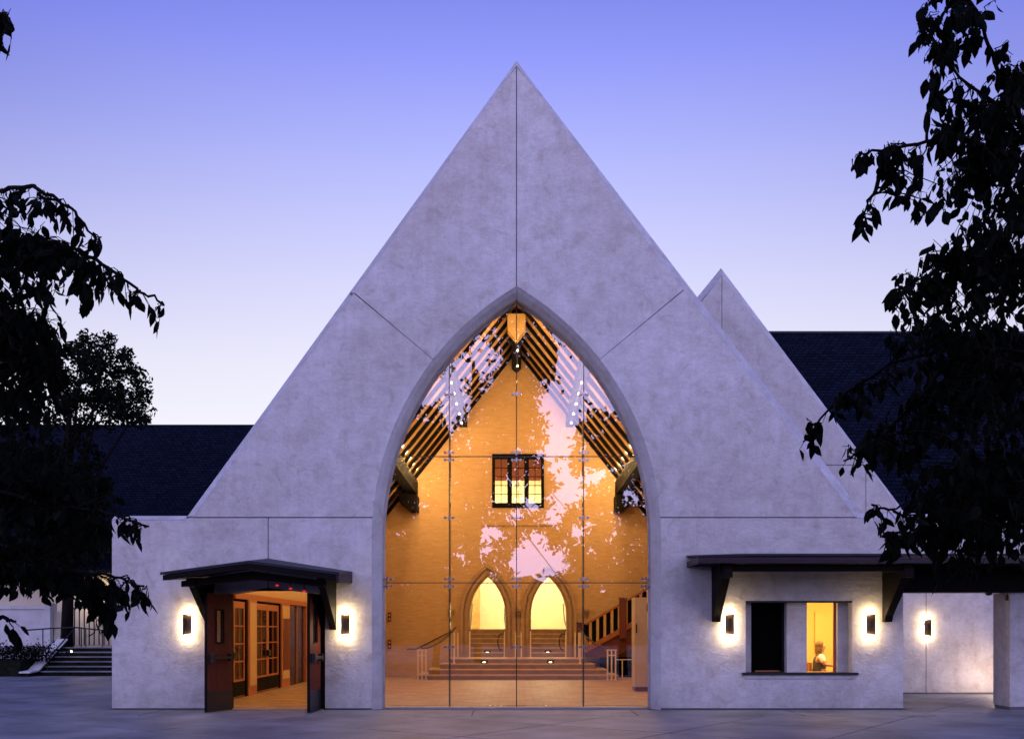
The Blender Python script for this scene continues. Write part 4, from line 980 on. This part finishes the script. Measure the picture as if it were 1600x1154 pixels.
B().tube([at(117, 980, 17.4), at(74, 1030, 15.3)], .028, 6).build('stair_rail', M['black'], hr)
p = at(74, 1030, 15.3); B().tube([(p.x, 15.3, .2), p], .022, 6).build('post', M['black'], hr)
p = at(115, 1017, 16.0); t_ = thing('stair_light', 'tiny orange lamp glowing beside the garden steps', 'step light', tuple(p)); B().ball(p + Vector((-.08, 0, 0)), .035, 8).build('lens', M['bulb'], t_, smooth=True); B().box(p.x - .2, p.x - .12, p.y - .02, p.y + .08, p.z - .06, p.z + .06).build('housing', M['black'], t_)
light('stair_glow', (p.x + .12, p.y - .06, p.z + .03), 2.2, (1, .35, .12), .03, t_)
p = at(94, 999, 18.0); t_ = thing('ground_spotlight', 'small white ground spotlight by the garden wall', 'spotlight', tuple(p)); B().ball(p, .035, 8).build('lens', M['bulb'], t_, smooth=True); B().box(p.x - .06, p.x + .14, p.y + .03, p.y + .15, p.z - .02, p.z + .18).build('housing', M['black'], t_)
light('spot_glow', (p.x, p.y - .1, p.z + .1), 7, (.75, .88, 1), .03, t_)

# ------------------------------------------------------------------ foliage
def leaf_shape(bend=.12):
    # pointed ovate leaf hanging along -z, unit length
    return [(0, 0, 0), (-.16, .03, -.16), (-.27, .05, -.40), (-.21, .04 - bend * .4, -.66), (0, -bend, -1.0), (.21, .04 - bend * .4, -.66), (.27, .05, -.40), (.16, .03, -.16), (0, -.015, -.40)], \
           [(0, 1, 8), (1, 2, 8), (2, 3, 8), (3, 4, 8), (4, 5, 8), (5, 6, 8), (6, 7, 8), (7, 0, 8)]
leaf_me = []
for k, bd in enumerate((.05, .16, -.1)):
    me = bpy.data.meshes.new('leaf'); vv, ff = leaf_shape(bd); me.from_pydata(vv, [], ff); me.materials.append(M['leaf']); leaf_me.append(me)
def rotv(rnd, droop=1.0):
    """random hanging orientation"""
    return (Matrix.Rotation(rnd.uniform(0, 2 * math.pi), 4, 'Z') @ Matrix.Rotation(rnd.gauss(.25, .42) * droop, 4, 'X') @ Matrix.Rotation(rnd.uniform(-.5, .5), 4, 'Y') @ Matrix.Rotation(rnd.uniform(0, 6.28), 4, 'Z'))
def near_tree(name, label, base, trunk_pts, trunk_r, limbs, blobs, seed, leafsize=.088, dens=1.9):
    rnd = random.Random(seed)
    t_ = thing(name, label, 'tree', base)
    B().tube(trunk_pts, trunk_r, 10, .6).build('trunk', M['bark'], t_, smooth=True)
    nodes = []
    for pts in limbs:
        pts = [Vector(p) for p in pts]; fine = []
        for a, b_ in zip(pts[:-1], pts[1:]):
            for i in range(6): fine.append(a.lerp(b_, i / 6) + Vector((rnd.gauss(0, .004), rnd.gauss(0, .004), rnd.gauss(0, .005))))
        fine.append(pts[-1]); nn = len(fine)
        B().tube(fine, [.010 * (1 - .8 * i / nn) + .0022 for i in range(nn)], 6).build('branch', M['bark'], t_, smooth=True)
        nodes += fine
    twigs = B(); leaves = []
    for pts in limbs:
        pts = [Vector(p) for p in pts]
        for a, b_ in zip(pts[len(pts) // 3:-1], pts[len(pts) // 3 + 1:]):
            n_l = int((b_ - a).length / .035)
            for i in range(n_l):
                q = a.lerp(b_, rnd.random()); e_ = q + Vector((rnd.gauss(0, .02), rnd.gauss(0, .02), -rnd.uniform(.02, .075)))
                twigs.tube([q, e_], [.0022, .0014], 3)
                sz = leafsize * rnd.choice((.6, .85, 1.0, 1.2)) * rnd.uniform(.85, 1.15)
                leaves.append((Matrix.Translation(e_) @ rotv(rnd) @ Matrix.Diagonal((sz * rnd.uniform(.75, 1.05), sz, sz, 1)), rnd.randrange(3), sz / (e_.y - CAMY), e_))
    for (px, py, rx_, rz_, d0, d1, cnt) in blobs:
        for c in range(cnt + (2 if cnt > 2 else 0) if cnt < 8 else int(cnt * dens)):
            aa = rnd.uniform(0, 6.283); q = math.sqrt(rnd.random())
            y = rnd.uniform(d0, d1); e_ = at(px + rx_ * q * math.cos(aa), py + rz_ * q * math.sin(aa), CAMY + y)
            nb = min(nodes, key=lambda n_: (n_ - e_).length + max(0, e_.z - n_.z) * .3)
            if (nb - e_).length > .9: nb = e_ + (nb - e_).normalized() * .9 if False else nb
            L_ = (e_ - nb).length; segs = 7; pts = []
            for i in range(segs + 1):
                s = i / segs; p = nb.lerp(e_, s); p.z += math.sin(s * math.pi) * .10 * L_; p += Vector((rnd.gauss(0, .006), rnd.gauss(0, .006), rnd.gauss(0, .006))); pts.append(p)
            twigs.tube(pts, [.0042 * (1 - .7 * i / segs) for i in range(segs + 1)], 3)
            if L_ > .5: st_ = 1 - .38 / L_
            else: st_ = .2
            m_ = max(3, int(min(L_, .42) / .045)) 
            for i in range(m_):
                s = st_ + (1 - st_) * (i + .7) / m_; k_ = min(segs - 1, int(s * segs)); p = pts[k_].lerp(pts[k_ + 1], s * segs - k_)
                sz = leafsize * rnd.choice((.55, .8, .95, 1.05, 1.25)) * rnd.uniform(.85, 1.15)
                mt = Matrix.Translation(p + Vector((rnd.uniform(-.012, .012), rnd.uniform(-.012, .012), -.008))) @ rotv(rnd) @ Matrix.Diagonal((sz * rnd.uniform(.8, 1.1), sz, sz, 1))
                leaves.append((mt, rnd.randrange(3), sz / (p.y - CAMY), p))
    twigs.build('twigs', M['bark'], t_, kind='stuff', fix=False)
    def inview(p):
        d = p.y - CAMY; u = CX + p.x * F / d; v_ = CY - (p.z - EYE) * F / d; return -5 < u < 1605 and -5 < v_ < 1159
    order = sorted(leaves, key=lambda l_: -(l_[2] if inview(l_[3]) else 0))
    off = Matrix.Translation(-Vector(base))
    for mt, k, _, _ in order[:296]:
        o = bpy.data.objects.new('leaf', leaf_me[k]); COL.objects.link(o); o.parent = t_; o.matrix_local = off @ mt
    fb = B(); 
    for mt, k, _, _ in order[296:]:
        vv, ff = leaf_shape((.05, .16, -.1)[k]); fb.add([mt @ Vector(q) for q in vv], ff)
    fb.build('foliage', M['leaf'], t_, kind='stuff', fix=False)
    return len(leaves)
A = lambda px, py, d: at(px, py, CAMY + d)
# right-hand tree
base = (3.9, CAMY + 4.9, 0)
limbs = [
 [A(2000, 420, 4.9), A(1760, 300, 4.8), A(1600, 200, 4.6), A(1500, 120, 4.5), A(1440, 40, 4.4)],
 [A(1760, 300, 4.8), A(1620, 260, 4.4), A(1500, 215, 4.2), A(1400, 228, 4.1), A(1345, 240, 4.1)],
 [A(1400, 228, 4.1), A(1370, 290, 4.1), A(1345, 345, 4.1)],
 [A(2000, 420, 4.9), A(1700, 420, 4.6), A(1560, 400, 4.3), A(1470, 420, 4.2), A(1395, 455, 4.1)],
 [A(1990, 700, 5.0), A(1700, 560, 4.8), A(1500, 540, 4.6), A(1390, 570, 4.5), A(1310, 620, 4.4), A(1255, 690, 4.4)],
 [A(1500, 540, 4.6), A(1440, 620, 4.5), A(1380, 680, 4.4), A(1318, 720, 4.4)],
 [A(1990, 800, 5.0), A(1720, 720, 4.8), A(1560, 760, 4.6), A(1450, 820, 4.4), A(1400, 800, 4.2), A(1362, 788, 4.1)],
 [A(1450, 820, 4.4), A(1415, 840, 4.3), A(1385, 835, 4.2)],
 [A(1600, 200, 4.6), A(1560, 110, 4.4), A(1530, 30, 4.3), A(1500, -40, 4.3)],
]
blobs = [ # px, py, rx, rz, depth0, depth1, twigs
 (1470, 50, 40, 60, 4.0, 4.8, 16), (1500, -10, 60, 50, 4.0, 4.8, 14), (1475, 120, 30, 40, 4.0, 4.8, 10), (1585, 110, 30, 50, 4.0, 5.2, 16),
 (1560, 190, 60, 45, 4.0, 5.2, 26), (1490, 205, 40, 28, 4.0, 4.6, 10), (1392, 243, 30, 20, 4.0, 4.3, 9), (1350, 250, 16, 14, 4.0, 4.2, 3), (1398, 275, 15, 18, 4.0, 4.2, 4), (1352, 335, 14, 18, 4.0, 4.2, 4),
 (1560, 290, 70, 60, 4.0, 5.4, 40), (1480, 300, 40, 30, 4.0, 4.8, 14), (1450, 330, 20, 16, 4, 4.4, 4), (1550, 380, 70, 60, 4.0, 5.4, 44), (1470, 400, 35, 30, 4.0, 4.6, 10), (1415, 440, 25, 22, 4.0, 4.3, 6),
 (1530, 470, 80, 60, 4.0, 5.6, 46), (1440, 495, 45, 28, 4.0, 4.8, 14), (1400, 520, 25, 14, 4.2, 4.6, 4), (1540, 570, 80, 60, 4.0, 5.8, 46), (1440, 590, 60, 35, 4.2, 4.8, 14), (1350, 615, 40, 22, 4.2, 4.6, 6),
 (1275, 665, 18, 18, 4.3, 4.5, 2), (1262, 700, 20, 8, 4.3, 4.5, 1), (1318, 690, 12, 16, 4.3, 4.5, 2), (1345, 715, 18, 12, 4.2, 4.5, 3), (1400, 690, 50, 40, 4.2, 4.8, 12),
 (1540, 680, 80, 60, 4.0, 5.8, 50), (1540, 780, 80, 55, 4.0, 5.8, 50), (1460, 745, 50, 45, 4.2, 5.2, 20), (1440, 830, 40, 25, 4.0, 4.6, 14), (1398, 845, 18, 18, 4.0, 4.4, 5), (1366, 795, 14, 8, 4.0, 4.2, 2),
 (1510, 850, 70, 22, 4.2, 5.2, 22), (1490, 900, 40, 20, 4.4, 5.2, 10), (1580, 850, 40, 22, 4.2, 5.2, 10), (1700, 300, 90, 260, 4.2, 5.8, 30), (1700, 700, 90, 200, 4.2, 5.8, 24)]
near_tree('broadleaf_tree', 'dark broadleaf tree whose leafy boughs fill the right edge', base, [(3.9, CAMY + 4.9, 0), (3.85, CAMY + 4.9, 1.4), (3.75, CAMY + 4.9, 3.2), (3.3, CAMY + 4.8, 4.6)], .16, limbs, blobs, 5, .068, 1.75)
# left-hand tree
base = (-2.95, CAMY + 4.9, 0)
limbs = [
 [A(-120, 420, 4.9), A(-20, 300, 4.6), A(50, 292, 4.2), A(110, 322, 4.0), A(150, 375, 4.0)],
 [A(-120, 420, 4.9), A(0, 370, 4.5), A(90, 380, 4.1), A(160, 410, 4.0), A(210, 450, 3.9), A(255, 475, 3.9)],
 [A(-120, 560, 4.9), A(-10, 480, 4.6), A(50, 520, 4.3), A(90, 570, 4.2)],
 [A(-130, 760, 4.9), A(-20, 760, 4.6), A(80, 790, 4.3), A(170, 800, 4.1), A(232, 822, 4.0)],
 [A(-130, 900, 4.9), A(0, 880, 4.6), A(100, 890, 4.3), A(170, 898, 4.1), A(225, 915, 4.0)],
 [A(-130, 960, 4.9), A(0, 965, 3.6), A(25, 970, 3.6)],
 [A(-120, 200, 4.9), A(-40, 60, 4.3), A(5, 20, 4.1), A(20, 40, 4.0)],
]
blobs = [(8, 20, 22, 20, 4, 4.3, 3), (-5, 70, 12, 30, 4, 4.3, 3),
 (30, 310, 35, 20, 3.9, 4.4, 4), (85, 335, 35, 25, 3.9, 4.3, 6), (135, 375, 22, 25, 3.9, 4.2, 4), (20, 350, 40, 30, 4, 4.8, 8), (40, 400, 50, 40, 4, 5.0, 22), (100, 410, 35, 35, 3.9, 4.6, 12),
 (165, 430, 26, 24, 3.8, 4.2, 5), (205, 465, 22, 14, 3.8, 4.1, 4), (245, 480, 14, 10, 3.8, 4.0, 2), (120, 460, 30, 28, 3.9, 4.4, 7), (30, 470, 50, 40, 4, 5.2, 26), (75, 500, 30, 22, 4, 4.8, 9), (50, 545, 60, 36, 4.1, 5.4, 22), (30, 600, 60, 40, 4.1, 5.4, 22),
 (90, 610, 28, 24, 4.1, 5.0, 6), (30, 680, 60, 50, 4.1, 5.6, 24), (60, 760, 80, 50, 4.1, 5.6, 34), (130, 770, 60, 35, 4.1, 5.2, 20), (205, 822, 26, 10, 3.9, 4.2, 4), (60, 840, 90, 36, 4.1, 5.6, 36), (140, 840, 40, 30, 4.1, 5.2, 12),
 (30, 900, 50, 26, 4.1, 5.4, 16), (110, 915, 50, 28, 4.1, 5.0, 14), (170, 940, 34, 30, 4.0, 4.5, 12), (215, 930, 20, 22, 4.0, 4.2, 5), (160, 975, 30, 14, 4.1, 4.5, 5), (25, 985, 14, 8, 3.6, 3.7, 1), (-60, 700, 60, 260, 4.2, 5.6, 14)]
near_tree('broadleaf_tree', 'dark broadleaf tree with drooping leafy sprays at the left edge', base, [(-2.95, CAMY + 4.9, 0), (-2.9, CAMY + 4.9, 1.2), (-2.87, CAMY + 4.9, 2.6), (-3.0, CAMY + 4.9, 4.4)], .15, limbs, blobs, 8, .067, 2.3)

def quad_leaf(b, p, s, rnd):
    n_ = Vector((rnd.gauss(0, 1), rnd.gauss(0, 1), rnd.gauss(0, .8))).normalized(); a = n_.orthogonal().normalized(); a.rotate(Matrix.Rotation(rnd.uniform(0, 6.28), 3, n_)); c = n_.cross(a)
    k = len(b.v); b.v += [p + a * s, p + c * s * .55 + a * s * .1, p - a * s * .9, p - c * s * .55]; b.f.append((k, k + 1, k + 2, k + 3))
def limbed(t_, base, crown_pts, r, rnd, nl=9):
    base = Vector(base); hi = max(p.z for p in crown_pts); tops = base + Vector((rnd.uniform(-.3, .3), rnd.uniform(-.3, .3), (hi - base.z) * .72))
    tp = [base, base.lerp(tops, .3) + Vector((.06, 0, 0)), base.lerp(tops, .6), tops]
    B().tube(tp, r, 9, .35).build('trunk', M['bark'], t_, smooth=True)
    for k in range(nl):
        q = rnd.choice(crown_pts); s = base.lerp(tops, rnd.uniform(.3, .95))
        B().tube([s, s.lerp(q, .5) + Vector((0, 0, .15)), q], [r * .4, r * .22, r * .06], 5).build('limb', M['bark'], t_, smooth=True)
# mid-distance evergreen on the left terrace
rnd = random.Random(21)
t_ = thing('evergreen_tree', 'dark knobbly evergreen standing before the left roof', 'tree', (X(104, 17.8), 17.8, .98))
cl = []
for (px, py, rx_, rz_, n_) in ((150, 560, 55, 38, 60), (190, 610, 45, 40, 50), (120, 590, 40, 50, 40), (90, 610, 40, 40, 30), (140, 640, 80, 30, 60), (205, 648, 30, 16, 20), (60, 700, 80, 60, 60), (110, 760, 70, 70, 70), (40, 800, 60, 60, 50), (140, 850, 35, 40, 40), (60, 860, 60, 50, 50), (10, 640, 40, 60, 30), (20, 560, 30, 40, 14)):
    for _ in range(n_):
        a_ = rnd.uniform(0, 6.28); q = rnd.random() ** .5; cl.append(at(px + rx_ * q * math.cos(a_), py + rz_ * q * math.sin(a_), 17.8 + rnd.uniform(-2.2, 2.2)))
b = B()
for c in cl:
    r = rnd.uniform(.2, .38)
    for _ in range(34):
        d = Vector((rnd.gauss(0, 1), rnd.gauss(0, 1), rnd.gauss(0, 1))).normalized() * r * rnd.uniform(.5, 1.0); quad_leaf(b, c + d, rnd.uniform(.06, .11), rnd)
b.build('foliage', M['leafback'], t_, kind='stuff', fix=False)
limbed(t_, (X(104, 17.8), 17.8, .98), cl, .24, rnd, 16)
# shrubs in the planting bed
for k in range(5):
    px = 4 + k * 17; b = B(); c = at(px, 1018 + (k % 2) * 6, 15.5)
    for _ in range(420):
        d = Vector((rnd.gauss(0, .33), rnd.gauss(0, .25), rnd.gauss(0, .16))); 
        if c.z + d.z > .5: quad_leaf(b, c + d, rnd.uniform(.03, .06), rnd)
    t2 = thing('shrub', ('leftmost', 'second', 'third', 'fourth', 'rightmost')[k] + ' low dark shrub in the planting bed at left', 'shrub', (c.x, 15.5, .55), 'low shrubs in the planting bed'); b.build('foliage', M['leafback'], t2, kind='stuff', fix=False); B().tube([(c.x, 15.5, .5), (c.x, 15.5, c.z)], .03, 6, .5).build('stem', M['bark'], t2)
# street trees behind the viewer, mirrored in the glass
DEP = -30.0; ML = (GY - CAMY) + (GY - DEP)
def mpt(px, py): return ((px - CX) / F * ML, EYE + (CY - py) / F * ML)
def inside(x, z, poly):
    c = False; n_ = len(poly); j = n_ - 1
    for i in range(n_):
        if ((poly[i][1] > z) != (poly[j][1] > z)) and x < (poly[j][0] - poly[i][0]) * (z - poly[i][1]) / (poly[j][1] - poly[i][1]) + poly[i][0]: c = not c
        j = i
    return c
gaps = [[mpt(*p) for p in g_] for g_ in (
 [(836, 480), (880, 505), (960, 560), (1010, 640), (975, 660), (940, 640), (905, 655), (892, 700), (905, 760), (882, 790), (862, 745), (858, 700), (835, 640), (828, 600), (850, 600), (872, 570), (852, 530)],
 [(745, 515), (790, 545), (778, 580), (735, 592), (724, 660), (705, 690), (690, 640), (655, 655), (640, 640), (660, 590), (700, 560)],
 [(800, 872), (818, 835), (842, 826), (862, 850), (895, 872), (885, 897), (850, 908), (822, 908), (790, 893)],
 [(790, 800), (812, 790), (800, 770), (822, 800), (800, 830)], [(735, 855), (760, 848), (768, 866), (745, 872)], [(858, 765), (880, 775), (885, 800), (870, 830), (850, 815)])]
for ex, ey, er in ((735, 690, 12), (700, 705, 9), (720, 870, 9), (752, 812, 7), (772, 832, 15), (890, 770, 24), (922, 742, 15), (947, 735, 10), (985, 770, 13), (1004, 792, 11), (905, 832, 16), (927, 862, 9), (742, 642, 12), (830, 790, 13),
                   (770, 782, 11), (798, 745, 11), (846, 716, 15), (812, 700, 8), (700, 740, 6), (735, 885, 8), (762, 858, 9), (660, 640, 12), (688, 600, 16), (728, 560, 16), (756, 600, 9), (712, 815, 7), (955, 845, 7), (870, 820, 9)):
    gaps.append([mpt(ex + er * 1.25 * math.cos(q * .785) * (.7 + .5 * ((q * 7 + ex) % 3) / 2), ey + er * math.sin(q * .785) * (.7 + .5 * ((q * 5 + ey) % 3) / 2)) for q in range(8)])
b_by = {0: B(), 1: B(), 2: B()}; cp = {0: [], 1: [], 2: []}; tx = (-8.0, -2.0, 9.5)
rnd = random.Random(3); cnt = 0
for _ in range(5600):
    x = rnd.uniform(-14, 16); top = 20.3 + 1.2 * math.sin(x * .55 + 1) ; z = rnd.uniform(2.2, top)
    if abs(x) > 8 and z > 13.5 - abs(abs(x) - 10) * .5: continue
    y = DEP + rnd.uniform(-2.5, 2.5)
    if any(inside(x + noise.noise(Vector((x * .8, 0, z * .8))) * .5 + noise.noise(Vector((x * 2.6, 9, z * 2.6))) * .45, z + noise.noise(Vector((x * .8, 5, z * .8))) * .4 + noise.noise(Vector((x * 2.6, 3, z * 2.6))) * .4, g_) for g_ in gaps): continue
    if math.hypot(x - 1.4, (z - 6.2) * 1.1) < 4.2 and rnd.random() < .15: continue
    k = min(range(3), key=lambda i: abs(tx[i] - x)); cp[k].append(Vector((x, y, z)))
    for _ in range(26):
        p = Vector((x + rnd.gauss(0, .34), y + rnd.gauss(0, .5), z + rnd.gauss(0, .30)))
        if any(inside(p.x, p.z, g_) for g_ in gaps) and rnd.random() < .88: continue
        quad_leaf(b_by[k], p, rnd.uniform(.12, .25), rnd); cnt += 1
for k in range(3):
    t_ = thing('street_tree', ('spreading street tree behind the viewer, mirrored in the left of the glass', 'spreading street tree behind the viewer, mirrored in the middle of the glass', 'spreading street tree behind the viewer, mirrored in the right of the glass')[k], 'tree', (tx[k], DEP, 0), 'street trees behind the viewer')
    b_by[k].build('foliage', M['leafback'], t_, kind='stuff', fix=False); limbed(t_, (tx[k], DEP, 0), cp[k], .22, rnd, 5)
# far ridge of trees round the place
b = B(); rnd = random.Random(9); n_ = 120; pts = []
for i in range(n_):
    a_ = math.pi + math.pi * i / (n_ - 1); hh = 7 + 3 * noise.noise(Vector((i * .21, 2, 0))) + rnd.uniform(-.5, .5)
    pts.append((95 * math.cos(a_), -20 + 75 * math.sin(a_), hh))
for p, q in zip(pts[:-1], pts[1:]):
    o1 = Vector((p[0], p[1] + 20, 0)).normalized() * 12; o2 = Vector((q[0], q[1] + 20, 0)).normalized() * 12
    b.hexa([(p[0], p[1], -.1), (p[0] + o1.x, p[1] + o1.y, -.1), (p[0] + o1.x * .7, p[1] + o1.y * .7, p[2]), (p[0] + o1.x * .2, p[1] + o1.y * .2, p[2] * .9)],
           [(q[0], q[1], -.1), (q[0] + o2.x, q[1] + o2.y, -.1), (q[0] + o2.x * .7, q[1] + o2.y * .7, q[2]), (q[0] + o2.x * .2, q[1] + o2.y * .2, q[2] * .9)])
b.build('treeline', M['hill'], None, kind='structure')
